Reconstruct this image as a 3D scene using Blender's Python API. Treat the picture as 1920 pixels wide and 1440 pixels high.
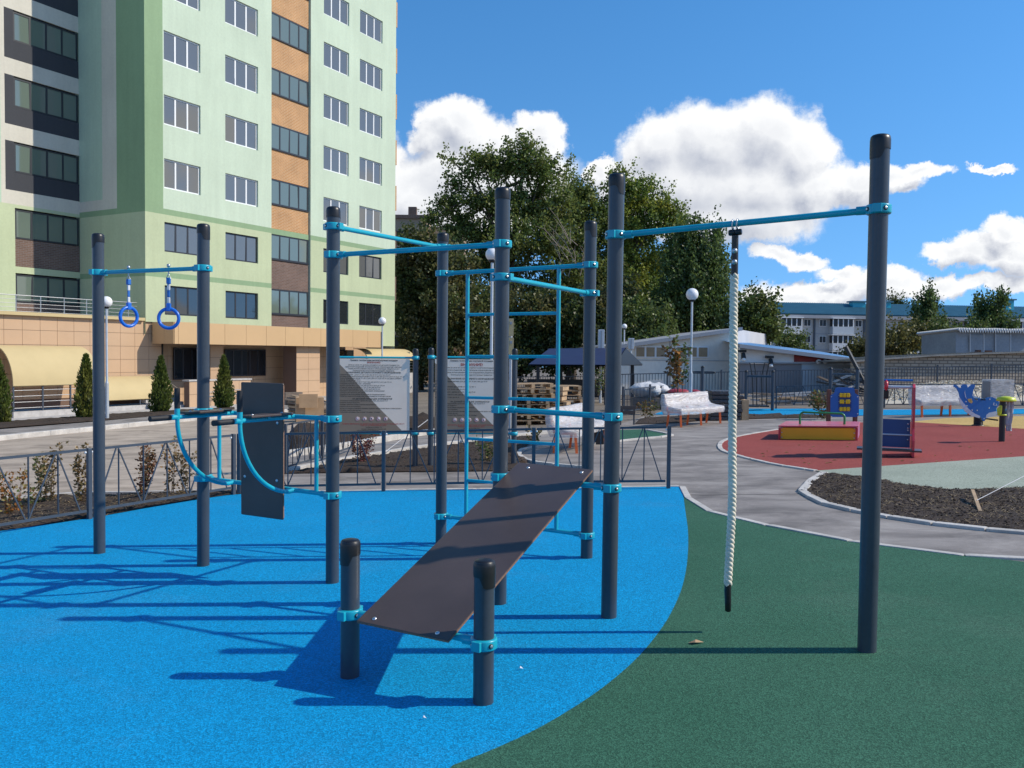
import bpy, bmesh, math, random
import numpy as np
from mathutils import Vector, Matrix
random.seed(7); rng = np.random.default_rng(11)
scene = bpy.context.scene
for o in list(bpy.data.objects): bpy.data.objects.remove(o)
COL = scene.collection

# ------------------------------------------------------------------ camera
FPX, PITCH, ROLL, EYE = 1607.5, .034825, .009989, 1.75      # calibrated from the posts of the gym frame
SLX, SLY = .0331, -.0123                                     # the site falls gently to the left and away
cp_, sp_, cr_, sr_ = math.cos(PITCH), math.sin(PITCH), math.cos(ROLL), math.sin(ROLL)
cam_d = bpy.data.cameras.new('camera'); cam = bpy.data.objects.new('camera', cam_d); COL.objects.link(cam)
R0, F0, U0 = Vector((1, 0, 0)), Vector((0, cp_, -sp_)), Vector((0, sp_, cp_))
R1, U1 = R0*cr_ + U0*sr_, U0*cr_ - R0*sr_
cam.matrix_world = Matrix(((R1.x, U1.x, -F0.x, 0), (R1.y, U1.y, -F0.y, 0), (R1.z, U1.z, -F0.z, EYE), (0, 0, 0, 1)))
cam_d.sensor_width = 36; cam_d.lens = FPX/1920*36; cam_d.clip_start = .05; cam_d.clip_end = 3000
scene.camera = cam
scene.render.resolution_x, scene.render.resolution_y = 1024, 768

def ray(u, v):                                               # direction of a point of the photograph
    a, b = u-960, v-720
    x, y = a*cr_+b*sr_, -a*sr_+b*cr_
    return R0*(x/FPX) + F0 - U0*(y/FPX)
def gz(x, y): return SLX*x + SLY*y                           # height of the sloping ground
def G(u, v, o=0.):                                           # point of the ground
    d = ray(u, v); t = (o-EYE)/(d.z-SLX*d.x-SLY*d.y); return Vector((0, 0, EYE))+d*t
def A(u, v, y):                                              # point at a known distance
    d = ray(u, v); return Vector((0, 0, EYE))+d*(y/d.y)
def Zat(x, y, v):                                            # height on a vertical through (x, y)
    lo, hi = -5., 60.
    for _ in range(40):
        m = (lo+hi)/2; P = Vector((x, y, m-EYE)); dep = P.dot(F0)
        if 720-P.dot(U1)/dep*FPX > v: lo = m
        else: hi = m
    return lo
def RP(u, v, P0, n):                                         # ray meets a plane
    d = ray(u, v); C = Vector((0, 0, EYE)); return C+d*((P0-C).dot(n)/d.dot(n))

# ------------------------------------------------------------------ sky, sun, exposure
SUN_EL, SUN_AZ = math.radians(39), math.radians(-3.7)        # azimuth from +x
world = bpy.data.worlds.new('World'); scene.world = world; world.use_nodes = True
wt = world.node_tree; wt.nodes.clear()
def N(tree, typ, **kw):
    n = tree.nodes.new(typ)
    for k, v in kw.items():
        if k == 'ins':
            for i, val in v.items(): n.inputs[i].default_value = val
        else: setattr(n, k, v)
    return n
CLOUDS = [  # centre u, v and radii, as seen from where the photograph was taken
 (865,242,98,54),(940,268,80,52),(800,258,52,40),(1000,242,55,44),(1010,278,48,38),(900,330,190,70),(790,375,120,60),(870,420,150,50),(700,330,90,80),
 (1230,285,85,70),(1330,270,130,78),(1430,262,105,72),(1500,285,70,70),(1290,340,160,80),(1420,350,150,75),(1530,345,65,60),(1400,410,160,55),(1250,400,120,60),(1125,325,48,26),(1180,350,70,44),
 (1610,345,75,38),(1680,338,62,30),(1740,318,40,18),
 (1455,478,48,20),(1500,487,55,22),(1560,545,140,22),(1650,535,105,28),(1480,560,100,20),(1750,537,95,22),(1580,508,50,18),(1830,465,55,34),(1895,425,50,30),(1790,478,55,22),(1910,480,60,34),(1860,530,80,20),
 (1862,308,40,8)]
dg = bpy.data.node_groups.new('cloud_density', 'ShaderNodeTree')
dg.interface.new_socket('P', in_out='INPUT', socket_type='NodeSocketVector')
dg.interface.new_socket('D', in_out='OUTPUT', socket_type='NodeSocketFloat')
gi = N(dg, 'NodeGroupInput'); go = N(dg, 'NodeGroupOutput')
n1 = N(dg, 'ShaderNodeTexNoise', noise_dimensions='2D', ins={'Scale': 11., 'Detail': 3., 'Roughness': .55})
n2 = N(dg, 'ShaderNodeTexNoise', noise_dimensions='2D', ins={'Scale': 34., 'Detail': 6., 'Roughness': .68})
for n in (n1, n2): dg.links.new(gi.outputs[0], n.inputs['Vector'])
def vmath(t, op, a, b=None, c=None):
    n = N(t, 'ShaderNodeVectorMath', operation=op)
    for i, s in enumerate((a, b, c)):
        if s is None: continue
        if hasattr(s, 'links') or hasattr(s, 'is_linked'): t.links.new(s, n.inputs[i])
        else: n.inputs[i].default_value = s
    return n.outputs[1] if op in ('LENGTH', 'DOT_PRODUCT') else n.outputs[0]
def fmath(t, op, a, b=None, c=None, clamp=False):
    n = N(t, 'ShaderNodeMath', operation=op, use_clamp=clamp)
    for i, s in enumerate((a, b, c)):
        if s is None: continue
        if hasattr(s, 'is_linked'): t.links.new(s, n.inputs[i])
        else: n.inputs[i].default_value = s
    return n.outputs[0]
w1 = vmath(dg, 'MULTIPLY_ADD', n1.outputs['Color'], (.046, .040, 0), (-.023, -.020, 0))
w2 = vmath(dg, 'MULTIPLY_ADD', n2.outputs['Color'], (.03, .026, 0), (-.015, -.013, 0))
pw = vmath(dg, 'ADD', vmath(dg, 'ADD', gi.outputs[0], w1), w2)
best = None
for (u, v, ru, rv) in CLOUDS:
    d = ray(u, v).normalized(); az, el = math.atan2(d.x, d.y), math.asin(d.z)
    sub = vmath(dg, 'SUBTRACT', pw, (az, el, 0))
    sc = vmath(dg, 'MULTIPLY', sub, (FPX/ru/1.02, FPX/rv/1.02, 0))
    ln = vmath(dg, 'LENGTH', sc)
    best = ln if best is None else fmath(dg, 'SMOOTH_MIN', best, ln, .18)
dg.links.new(fmath(dg, 'MAXIMUM', fmath(dg, 'SUBTRACT', 1., best), -2.), go.inputs[0])
tc = N(wt, 'ShaderNodeTexCoord'); sp = N(wt, 'ShaderNodeSeparateXYZ'); wt.links.new(tc.outputs['Generated'], sp.inputs[0])
az = fmath(wt, 'ARCTAN2', sp.outputs[0], sp.outputs[1]); el = fmath(wt, 'ARCSINE', sp.outputs[2])
P = N(wt, 'ShaderNodeCombineXYZ'); wt.links.new(az, P.inputs[0]); wt.links.new(el, P.inputs[1])
g1 = N(wt, 'ShaderNodeGroup', node_tree=dg); wt.links.new(P.outputs[0], g1.inputs[0])
Psh = vmath(wt, 'ADD', P.outputs[0], (.010, .017, 0))
g2 = N(wt, 'ShaderNodeGroup', node_tree=dg); wt.links.new(Psh, g2.inputs[0])
sky = N(wt, 'ShaderNodeTexSky', sky_type='NISHITA', sun_disc=False, sun_elevation=SUN_EL, sun_rotation=math.radians(90)-SUN_AZ, altitude=100, air_density=1., dust_density=.1, ozone_density=1.6)
SKY_STRENGTH = .15
lift = vmath(wt, 'NORMALIZE', vmath(wt, 'MULTIPLY_ADD', tc.outputs['Generated'], (1, 1, .8), (0, 0, .20))); wt.links.new(lift, sky.inputs[0])   # clear washed autumn air: little horizon haze
hs = N(wt, 'ShaderNodeHueSaturation', ins={'Saturation': 1.34, 'Value': 1.2}); wt.links.new(sky.outputs[0], hs.inputs['Color'])
def cloud_bg(dens, lit_):                                     # sky with cloud of the given density in front of it
    mask = N(wt, 'ShaderNodeMapRange', interpolation_type='SMOOTHSTEP', ins={1: .0, 2: .30, 3: 0., 4: 1.}); wt.links.new(dens, mask.inputs[0])
    ccol = N(wt, 'ShaderNodeMix', data_type='RGBA'); ccol.inputs[6].default_value = (.44, .48, .58, 1); ccol.inputs[7].default_value = (.98, .99, 1., 1)
    wt.links.new(lit_, ccol.inputs[0])
    cs = vmath(wt, 'SCALE', ccol.outputs[2]); cs.node.inputs['Scale'].default_value = .95/SKY_STRENGTH
    mx = N(wt, 'ShaderNodeMix', data_type='RGBA'); wt.links.new(mask.outputs[0], mx.inputs[0]); wt.links.new(hs.outputs[0], mx.inputs[6]); wt.links.new(cs, mx.inputs[7])
    b_ = N(wt, 'ShaderNodeBackground', ins={'Strength': SKY_STRENGTH}); wt.links.new(mx.outputs[2], b_.inputs[0]); return b_
dif = fmath(wt, 'SUBTRACT', g1.outputs[0], g2.outputs[0])
lit = fmath(wt, 'MULTIPLY_ADD', dif, 1.25, .62, True)
thin = N(wt, 'ShaderNodeMapRange', ins={1: .1, 2: .9, 3: .28, 4: -.22}); wt.links.new(g1.outputs[0], thin.inputs[0])
lit = fmath(wt, 'ADD', lit, thin.outputs[0], clamp=True)
front = cloud_bg(g1.outputs[0], lit)
# the same broken cumulus goes on round the rest of the sky
n3 = N(wt, 'ShaderNodeTexNoise', noise_dimensions='2D', ins={'Scale': 4.5, 'Detail': 5., 'Roughness': .55}); wt.links.new(P.outputs[0], n3.inputs['Vector'])
fd = fmath(wt, 'MULTIPLY_ADD', n3.outputs['Fac'], 6., -3.2)
fd = fmath(wt, 'ADD', fd, fmath(wt, 'MULTIPLY_ADD', el, -3., .6))
sides = cloud_bg(fd, fmath(wt, 'MULTIPLY_ADD', fd, -.25, .85, True))
clear = N(wt, 'ShaderNodeBackground', ins={'Strength': SKY_STRENGTH}); wt.links.new(hs.outputs[0], clear.inputs[0])
isfront = fmath(wt, 'LESS_THAN', fmath(wt, 'ABSOLUTE', az), .66); isfront = fmath(wt, 'MULTIPLY', isfront, fmath(wt, 'GREATER_THAN', el, -.06))
ishigh = fmath(wt, 'MAXIMUM', fmath(wt, 'LESS_THAN', el, -.05), 0.); ishigh = fmath(wt, 'MAXIMUM', ishigh, fmath(wt, 'GREATER_THAN', fmath(wt, 'ADD', el, fmath(wt, 'MULTIPLY', isfront, .14)), .5))
m1 = N(wt, 'ShaderNodeMixShader'); wt.links.new(isfront, m1.inputs[0]); wt.links.new(sides.outputs[0], m1.inputs[1]); wt.links.new(front.outputs[0], m1.inputs[2])
m2 = N(wt, 'ShaderNodeMixShader'); wt.links.new(ishigh, m2.inputs[0]); wt.links.new(m1.outputs[0], m2.inputs[1]); wt.links.new(clear.outputs[0], m2.inputs[2])
wo = N(wt, 'ShaderNodeOutputWorld'); wt.links.new(m2.outputs[0], wo.inputs[0])
world.cycles.sampling_method = 'MANUAL'; world.cycles.sample_map_resolution = 512

sl = bpy.data.lights.new('sun', 'SUN'); sl.energy = 4.05; sl.angle = math.radians(.53); sl.color = (1, .92, .78)
sun = bpy.data.objects.new('sun', sl); COL.objects.link(sun)
SDIR = Vector((math.cos(SUN_EL)*math.cos(SUN_AZ), math.cos(SUN_EL)*math.sin(SUN_AZ), math.sin(SUN_EL)))
sun.rotation_euler = SDIR.to_track_quat('Z', 'Y').to_euler(); sun.location = SDIR*60
vs = scene.view_settings; vs.view_transform = 'Standard'; vs.look = 'None'; vs.exposure = .13; vs.gamma = 1.; vs.use_curve_mapping = False
# ------------------------------------------------------------------ helpers
def V(*a): return Vector(a[0]) if len(a) == 1 else Vector(a)
def origin(o):
    p = Vector((0, 0, 0))
    while o is not None: p += o.location; o = o.parent
    return p
class MB:                                                    # collects shapes, links them as one mesh object
    def __init__(s): s.v = []; s.f = []; s.m = []; s.sm = []
    def add(s, vs_, fs, mi=0, smooth=False):
        b = len(s.v); s.v += [tuple(p) for p in vs_]; s.f += [tuple(b+i for i in f) for f in fs]
        s.m += [mi]*len(fs); s.sm += [smooth]*len(fs); return s
    def box(s, c, sx, sy, sz, X=None, Y=None, Z=None, mi=0):
        c = V(c); X = V(X or (1, 0, 0)).normalized(); Z = V(Z or (0, 0, 1)).normalized(); Y = V(Y).normalized() if Y else Z.cross(X).normalized()
        q = [c+X*(a*sx/2)+Y*(b*sy/2)+Z*(d*sz/2) for d in (-1, 1) for a, b in ((-1, -1), (1, -1), (1, 1), (-1, 1))]
        return s.add(q, [(3, 2, 1, 0), (4, 5, 6, 7), (0, 1, 5, 4), (1, 2, 6, 5), (2, 3, 7, 6), (3, 0, 4, 7)], mi)
    def bar(s, a, b, w, h=None, up=(0, 0, 1), mi=0):         # square bar from a to b
        a, b = V(a), V(b); X = (b-a).normalized(); up = V(up)
        if abs(X.dot(up)) > .98: up = Vector((0, 1, 0))
        Y = up.cross(X).normalized(); Z = X.cross(Y)
        return s.box((a+b)/2, (b-a).length, w, h or w, X, Y, Z, mi)
    def tube(s, pts, r, seg=10, cap=True, mi=0):
        pts = [V(p) for p in pts]; n = len(pts); rs = r if isinstance(r, (list, tuple)) else [r]*n
        T = [(pts[min(i+1, n-1)]-pts[max(i-1, 0)]).normalized() for i in range(n)]
        u = Vector((0, 0, 1)) if abs(T[0].z) < .9 else Vector((1, 0, 0))
        u = (u-T[0]*u.dot(T[0])).normalized(); vs_ = []
        for i in range(n):
            u = (u-T[i]*u.dot(T[i])).normalized(); w = T[i].cross(u)
            vs_ += [pts[i]+(u*math.cos(2*math.pi*k/seg)+w*math.sin(2*math.pi*k/seg))*rs[i] for k in range(seg)]
        fs = [(i*seg+k, i*seg+(k+1) % seg, (i+1)*seg+(k+1) % seg, (i+1)*seg+k) for i in range(n-1) for k in range(seg)]
        s.add(vs_, fs, mi, True)
        if cap:
            s.add(vs_[:seg], [tuple(reversed(range(seg)))], mi); s.add(vs_[-seg:], [tuple(range(seg))], mi)
        return s
    def lathe(s, c, prof, seg=24, mi=0, axis=(0, 0, 1), smooth=True):  # prof: (r, h) from bottom to top
        c = V(c); Z = V(axis).normalized(); X = Z.orthogonal().normalized(); Y = Z.cross(X); vs_ = []
        for r, h in prof: vs_ += [c+Z*h+(X*math.cos(2*math.pi*k/seg)+Y*math.sin(2*math.pi*k/seg))*max(r, 1e-5) for k in range(seg)]
        n = len(prof)
        return s.add(vs_, [(i*seg+k, i*seg+(k+1) % seg, (i+1)*seg+(k+1) % seg, (i+1)*seg+k) for i in range(n-1) for k in range(seg)], mi, smooth)
    def ball(s, c, r, seg=16, rings=10, mi=0, sz=1.):
        return s.lathe(c, [(r*math.sin(math.pi*i/rings), -r*sz*math.cos(math.pi*i/rings)) for i in range(rings+1)], seg, mi)
    def prism(s, poly, t, mi=0, mi_side=None):               # polygon (3D points, planar) thickened by vector t
        p = [V(q) for q in poly]; t = V(t); n = len(p); q = [a+t for a in p]
        s.add(p+q, [tuple(reversed(range(n))), tuple(range(n, 2*n))], mi)
        return s.add(p+q, [(i, (i+1) % n, n+(i+1) % n, n+i) for i in range(n)], mi if mi_side is None else mi_side)
    def quad(s, a, b, c, d, mi=0): return s.add([a, b, c, d], [(0, 1, 2, 3)], mi)
    def build(s, name, mats, parent=None, bevel=0, local=False, recalc=True):
        me = bpy.data.meshes.new(name); off = Vector((0, 0, 0)) if (local or parent is None) else origin(parent)
        me.from_pydata([(p[0]-off.x, p[1]-off.y, p[2]-off.z) for p in s.v], [], s.f)
        for m in (mats if isinstance(mats, (list, tuple)) else [mats]): me.materials.append(m)
        me.polygons.foreach_set('material_index', s.m); me.polygons.foreach_set('use_smooth', s.sm)
        if recalc:
            bm = bmesh.new(); bm.from_mesh(me); bmesh.ops.recalc_face_normals(bm, faces=bm.faces[:]); bm.to_mesh(me); bm.free()
        o = bpy.data.objects.new(name, me); COL.objects.link(o)
        if parent is not None: o.parent = parent
        if bevel:
            b = o.modifiers.new('bevel', 'BEVEL'); b.width = bevel; b.segments = 2; b.limit_method = 'ANGLE'
        return o
def tag(o, label=None, cat=None, group=None, kind=None):
    if label: o['label'] = label
    if cat: o['category'] = cat
    if group: o['group'] = group
    if kind: o['kind'] = kind
    return o
def thing(name, label, cat, loc=(0, 0, 0), group=None):
    o = bpy.data.objects.new(name, None); COL.objects.link(o); o.location = loc; o.empty_display_size = .1
    return tag(o, label, cat, group)
def copy_tree(o, parent=None):
    c = o.copy(); COL.objects.link(c); c.parent = parent
    for ch in list(o.children): copy_tree(ch, c)
    return c
def inst(me, name, parent, loc=(0, 0, 0), rot=None):          # another object sharing mesh data
    o = bpy.data.objects.new(name, me); COL.objects.link(o); o.parent = parent; o.location = loc
    if rot is not None: o.rotation_euler = rot
    return o

# ------------------------------------------------------------------ materials
def mat(name, col, rough=.6, metal=0., var=None, bump=None, spec=.5, var2=None, coat=0., island=0.):
    m = bpy.data.materials.new(name); m.use_nodes = True; t = m.node_tree; b = t.nodes['Principled BSDF']
    b.inputs['Roughness'].default_value = rough; b.inputs['Metallic'].default_value = metal; b.inputs['Specular IOR Level'].default_value = spec
    b.inputs['Coat Weight'].default_value = coat; b.inputs['Coat Roughness'].default_value = .15
    geo = N(t, 'ShaderNodeNewGeometry'); fac = None
    def mulnoise(fac, sc, amt, det=4., vec=None, typ='n'):
        if typ == 'n':
            n = N(t, 'ShaderNodeTexNoise', ins={'Scale': sc, 'Detail': det, 'Roughness': .6}); out = n.outputs['Fac']
        else:
            n = N(t, 'ShaderNodeTexVoronoi', ins={'Scale': sc}); s_ = N(t, 'ShaderNodeSeparateColor'); t.links.new(n.outputs['Color'], s_.inputs[0]); out = s_.outputs[0]
        t.links.new(vec or geo.outputs['Position'], n.inputs['Vector'])
        mr = N(t, 'ShaderNodeMapRange', ins={1: .25 if typ == 'n' else 0., 2: .75 if typ == 'n' else 1., 3: 1-amt, 4: 1+amt}); t.links.new(out, mr.inputs[0])
        return mr.outputs[0] if fac is None else fmath(t, 'MULTIPLY', fac, mr.outputs[0])
    for v_ in (var, var2):
        if v_: fac = mulnoise(fac, *v_[:2], typ=(v_[2] if len(v_) > 2 else 'n'))
    if island:
        mr = N(t, 'ShaderNodeMapRange', ins={1: 0., 2: 1., 3: 1-island, 4: 1+island}); t.links.new(geo.outputs['Random Per Island'], mr.inputs[0])
        fac = mr.outputs[0] if fac is None else fmath(t, 'MULTIPLY', fac, mr.outputs[0])
    if fac is not None:
        c = vmath(t, 'SCALE', (col[0], col[1], col[2])); t.links.new(fac, c.node.inputs['Scale']); t.links.new(c, b.inputs['Base Color'])
    else: b.inputs['Base Color'].default_value = (*col, 1)
    if bump:
        n = N(t, 'ShaderNodeTexNoise', ins={'Scale': bump[0], 'Detail': 3.}); t.links.new(geo.outputs['Position'], n.inputs['Vector'])
        bp = N(t, 'ShaderNodeBump', ins={'Strength': bump[1], 'Distance': bump[2] if len(bump) > 2 else .01}); t.links.new(n.outputs['Fac'], bp.inputs['Height']); t.links.new(bp.outputs[0], b.inputs['Normal'])
    return m
def srgb(r, g, b):
    return tuple((c/255/12.92 if c/255 <= .04045 else ((c/255+.055)/1.055)**2.4) for c in (r, g, b))
def rubber(name, col, col2):
    m = bpy.data.materials.new(name); m.use_nodes = True; t = m.node_tree; b = t.nodes['Principled BSDF']
    b.inputs['Roughness'].default_value = .9; b.inputs['Specular IOR Level'].default_value = .15
    g = N(t, 'ShaderNodeNewGeometry')
    vo = N(t, 'ShaderNodeTexVoronoi', ins={'Scale': 135.}); t.links.new(g.outputs['Position'], vo.inputs['Vector'])
    s_ = N(t, 'ShaderNodeSeparateColor'); t.links.new(vo.outputs['Color'], s_.inputs[0])
    gr = fmath(t, 'MULTIPLY_ADD', fmath(t, 'POWER', s_.outputs[0], 1.2), .72, .68)
    n = N(t, 'ShaderNodeTexNoise', ins={'Scale': .9, 'Detail': 5., 'Roughness': .6}); t.links.new(g.outputs['Position'], n.inputs['Vector'])
    n4 = N(t, 'ShaderNodeTexNoise', ins={'Scale': 45., 'Detail': 2.}); t.links.new(g.outputs['Position'], n4.inputs['Vector'])
    gr = fmath(t, 'MULTIPLY', gr, fmath(t, 'MULTIPLY_ADD', n4.outputs['Fac'], .34, .83))
    mx_ = N(t, 'ShaderNodeMix', data_type='RGBA'); mx_.inputs[6].default_value = (*col, 1); mx_.inputs[7].default_value = (*col2, 1)
    mr = N(t, 'ShaderNodeMapRange', ins={1: .35, 2: .65, 3: 0., 4: 1.}); t.links.new(n.outputs['Fac'], mr.inputs[0]); t.links.new(mr.outputs[0], mx_.inputs[0])
    n5 = N(t, 'ShaderNodeTexNoise', ins={'Scale': .55, 'Detail': 8., 'Roughness': .72, 'Distortion': .4}); t.links.new(g.outputs['Position'], n5.inputs['Vector'])
    du = N(t, 'ShaderNodeMapRange', ins={1: .54, 2: .78, 3: 0., 4: .09}); t.links.new(n5.outputs['Fac'], du.inputs[0])   # trodden-in dust
    mxd = N(t, 'ShaderNodeMix', data_type='RGBA'); mxd.inputs[7].default_value = (.30, .28, .25, 1); t.links.new(du.outputs[0], mxd.inputs[0]); t.links.new(mx_.outputs[2], mxd.inputs[6])
    c = vmath(t, 'SCALE', mxd.outputs[2]); t.links.new(gr, c.node.inputs['Scale']); t.links.new(c, b.inputs['Base Color'])
    bp = N(t, 'ShaderNodeBump', ins={'Strength': .5, 'Distance': .004}); t.links.new(vo.outputs['Distance'], bp.inputs['Height']); t.links.new(bp.outputs[0], b.inputs['Normal'])
    return m
def leafmat(name, col, island=.45, trans=.3, hue=None):
    m = bpy.data.materials.new(name); m.use_nodes = True; t = m.node_tree; t.nodes.clear()
    g = N(t, 'ShaderNodeNewGeometry'); rp = N(t, 'ShaderNodeMapRange', ins={1: 0., 2: 1., 3: 1-island, 4: 1+island}); t.links.new(g.outputs['Random Per Island'], rp.inputs[0])
    base = N(t, 'ShaderNodeMix', data_type='RGBA'); base.inputs[6].default_value = (*col, 1); base.inputs[7].default_value = (*(hue or col), 1)
    n = N(t, 'ShaderNodeTexNoise', ins={'Scale': .55, 'Detail': 2.}); t.links.new(g.outputs['Position'], n.inputs['Vector'])
    mr = N(t, 'ShaderNodeMapRange', ins={1: .42, 2: .68, 3: 0., 4: 1.}); t.links.new(n.outputs['Fac'], mr.inputs[0]); t.links.new(mr.outputs[0], base.inputs[0])
    c = vmath(t, 'SCALE', base.outputs[2]); t.links.new(rp.outputs[0], c.node.inputs['Scale'])
    d = N(t, 'ShaderNodeBsdfDiffuse'); tr = N(t, 'ShaderNodeBsdfTranslucent'); gl = N(t, 'ShaderNodeBsdfGlossy', ins={'Roughness': .45, 'Color': (.5, .5, .5, 1)})
    t.links.new(c, d.inputs[0]); t.links.new(c, tr.inputs[0])
    a = N(t, 'ShaderNodeMixShader', ins={0: trans}); t.links.new(d.outputs[0], a.inputs[1]); t.links.new(tr.outputs[0], a.inputs[2])
    a2 = N(t, 'ShaderNodeMixShader', ins={0: .05}); t.links.new(a.outputs[0], a2.inputs[1]); t.links.new(gl.outputs[0], a2.inputs[2])
    o = N(t, 'ShaderNodeOutputMaterial'); t.links.new(a2.outputs[0], o.inputs[0]); return m
def glassmat(name, col, rough=.04, spec=.9):
    m = mat(name, col, rough, 0., spec=spec); m.node_tree.nodes['Principled BSDF'].inputs['IOR'].default_value = 1.6; return m
def brickmat(name, c1, c2, mortar, wd, ht, ms=.012, frame=None):
    m = bpy.data.materials.new(name); m.use_nodes = True; t = m.node_tree; b = t.nodes['Principled BSDF']; b.inputs['Roughness'].default_value = .85
    tc_ = N(t, 'ShaderNodeNewGeometry'); d = frame
    X = vmath(t, 'DOT_PRODUCT', tc_.outputs['Position'], (d.x, d.y, 0)); s_ = N(t, 'ShaderNodeSeparateXYZ'); t.links.new(tc_.outputs['Position'], s_.inputs[0])
    cb = N(t, 'ShaderNodeCombineXYZ'); t.links.new(X, cb.inputs[0]); t.links.new(s_.outputs[2], cb.inputs[1])
    br = N(t, 'ShaderNodeTexBrick', ins={'Color1': (*c1, 1), 'Color2': (*c2, 1), 'Mortar': (*mortar, 1), 'Scale': 1., 'Mortar Size': ms, 'Brick Width': wd, 'Row Height': ht, 'Bias': 0.})
    t.links.new(cb.outputs[0], br.inputs['Vector'])
    n = N(t, 'ShaderNodeTexNoise', ins={'Scale': 1.2, 'Detail': 5.}); t.links.new(tc_.outputs['Position'], n.inputs['Vector'])
    f = fmath(t, 'MULTIPLY_ADD', n.outputs['Fac'], .6, .7)
    c = vmath(t, 'SCALE', br.outputs['Color']); t.links.new(f, c.node.inputs['Scale']); t.links.new(c, b.inputs['Base Color'])
    bp = N(t, 'ShaderNodeBump', ins={'Strength': .6, 'Distance': .01}, invert=True); t.links.new(br.outputs['Fac'], bp.inputs['Height']); t.links.new(bp.outputs[0], b.inputs['Normal'])
    return m
M = {}
M['post'] = mat('post_paint', (.047, .060, .078), .30, var=(3., .12), var2=(40., .08), spec=.45)
M['cap'] = mat('black_plastic', (.012, .012, .014), .38, var=(30., .15))
M['teal'] = mat('teal_paint', (.010, .36, .47), .33, var=(6., .1), spec=.5)
M['bolt'] = mat('bolt_steel', (.62, .63, .65), .28, .9)
M['hole'] = mat('dark_recess', (.02, .03, .035), .6)
M['ply'] = mat('brown_film_plywood', (.072, .052, .047), .38, var=(2., .2), var2=(150., .12), bump=(420., .25, .001))
M['plyedge'] = mat('plywood_edge', (.22, .12, .075), .7, var=(60., .3))
M['grip'] = mat('black_rubber_grip', (.014, .014, .017), .62, bump=(300., .2, .001))
M['zinc'] = mat('zinc_steel', (.5, .52, .54), .35, .8, var=(20., .15))
M['rope'] = mat('white_polyester_rope', (.76, .69, .56), .85, var=(12., .14), var2=(200., .15), bump=(260., .4, .002))
M['strapblue'] = mat('blue_webbing', (.015, .14, .46), .6, var=(80., .15))
M['strapwhite'] = mat('white_webbing', (.62, .62, .64), .6)
M['ringblue'] = mat('blue_ring_plastic', (.012, .14, .58), .3)
M['fence'] = mat('fence_paint', (.055, .068, .088), .42, var=(5., .15))
M['asphalt'] = None
M['conc'] = mat('concrete', (.44, .42, .40), .88, var=(4., .22), var2=(60., .12), bump=(120., .3, .003))
M['kerb'] = mat('kerb_concrete', (.50, .47, .43), .9, var=(3., .25), var2=(40., .15), bump=(80., .35, .004))
M['wood'] = mat('raw_wood', (.42, .29, .17), .8, var=(6., .3), var2=(50., .15), island=.25)
M['wooddark'] = mat('weathered_wood', (.20, .155, .12), .85, var=(5., .3), island=.3)
M['white'] = mat('white_paint', (.74, .74, .73), .5, var=(8., .06))
M['lamp_glass'] = mat('opal_globe', (.80, .80, .80), .25)
M['grey_metal'] = mat('galvanised_pole', (.50, .53, .56), .4, .35, var=(4., .12))
M['black'] = mat('black_paint', (.012, .014, .018), .45)
# ------------------------------------------------------------------ ground, pads, paths, kerbs
def asphaltmat(name, c1, c2, c3):
    m = bpy.data.materials.new(name); m.use_nodes = True; t = m.node_tree; b = t.nodes['Principled BSDF']; b.inputs['Roughness'].default_value = .88
    g = N(t, 'ShaderNodeNewGeometry')
    mp = N(t, 'ShaderNodeMapping'); mp.inputs['Rotation'].default_value = (0, 0, .35); mp.inputs['Scale'].default_value = (.8, 1.35, 1.); t.links.new(g.outputs['Position'], mp.inputs[0])
    a = N(t, 'ShaderNodeTexNoise', ins={'Scale': 1.1, 'Detail': 7., 'Roughness': .68, 'Distortion': .6}); t.links.new(mp.outputs[0], a.inputs['Vector'])
    r = N(t, 'ShaderNodeValToRGB'); t.links.new(a.outputs['Fac'], r.inputs[0]); e = r.color_ramp.elements
    e[0].position = .36; e[0].color = (*c1, 1); e[1].position = .66; e[1].color = (*c3, 1); k = e.new(.5); k.color = (*c2, 1)
    n = N(t, 'ShaderNodeTexNoise', ins={'Scale': 140., 'Detail': 2.}); t.links.new(g.outputs['Position'], n.inputs['Vector'])
    f = fmath(t, 'MULTIPLY_ADD', n.outputs['Fac'], .6, .7)
    c = vmath(t, 'SCALE', r.outputs[0]); t.links.new(f, c.node.inputs['Scale']); t.links.new(c, b.inputs['Base Color'])
    bp = N(t, 'ShaderNodeBump', ins={'Strength': .35, 'Distance': .004}); t.links.new(n.outputs['Fac'], bp.inputs['Height']); t.links.new(bp.outputs[0], b.inputs['Normal']); return m
M['asphalt'] = asphaltmat('dusty_asphalt', (.14, .124, .112), (.235, .208, .188), (.34, .305, .275))
M['road'] = asphaltmat('dusty_road', (.265, .21, .16), (.40, .32, .245), (.50, .405, .31))
M['dirt'] = mat('bare_dirt', (.19, .155, .12), .95, var=(.5, .3), var2=(14., .25), bump=(25., .5, .03))
M['blue'] = rubber('blue_rubber', (.0012, .25, .50), (.0016, .27, .53))
M['green'] = rubber('green_rubber', (.036, .115, .070), (.045, .13, .082))
M['red'] = rubber('red_rubber', (.265, .062, .052), (.30, .072, .062))
M['greygreen'] = rubber('grey_green_rubber', (.30, .335, .265), (.35, .385, .305))
M['yellow'] = rubber('yellow_rubber', (.50, .34, .12), (.56, .39, .15))
M['soil'] = mat('dark_soil', (.042, .026, .017), .95, var=(2.2, .35), var2=(55., .45), bump=(90., .8, .02))
M['clod'] = mat('soil_clod', (.045, .028, .019), .95, island=.55)
M['straw'] = mat('dry_straw', (.26, .19, .10), .9, island=.5)

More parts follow.
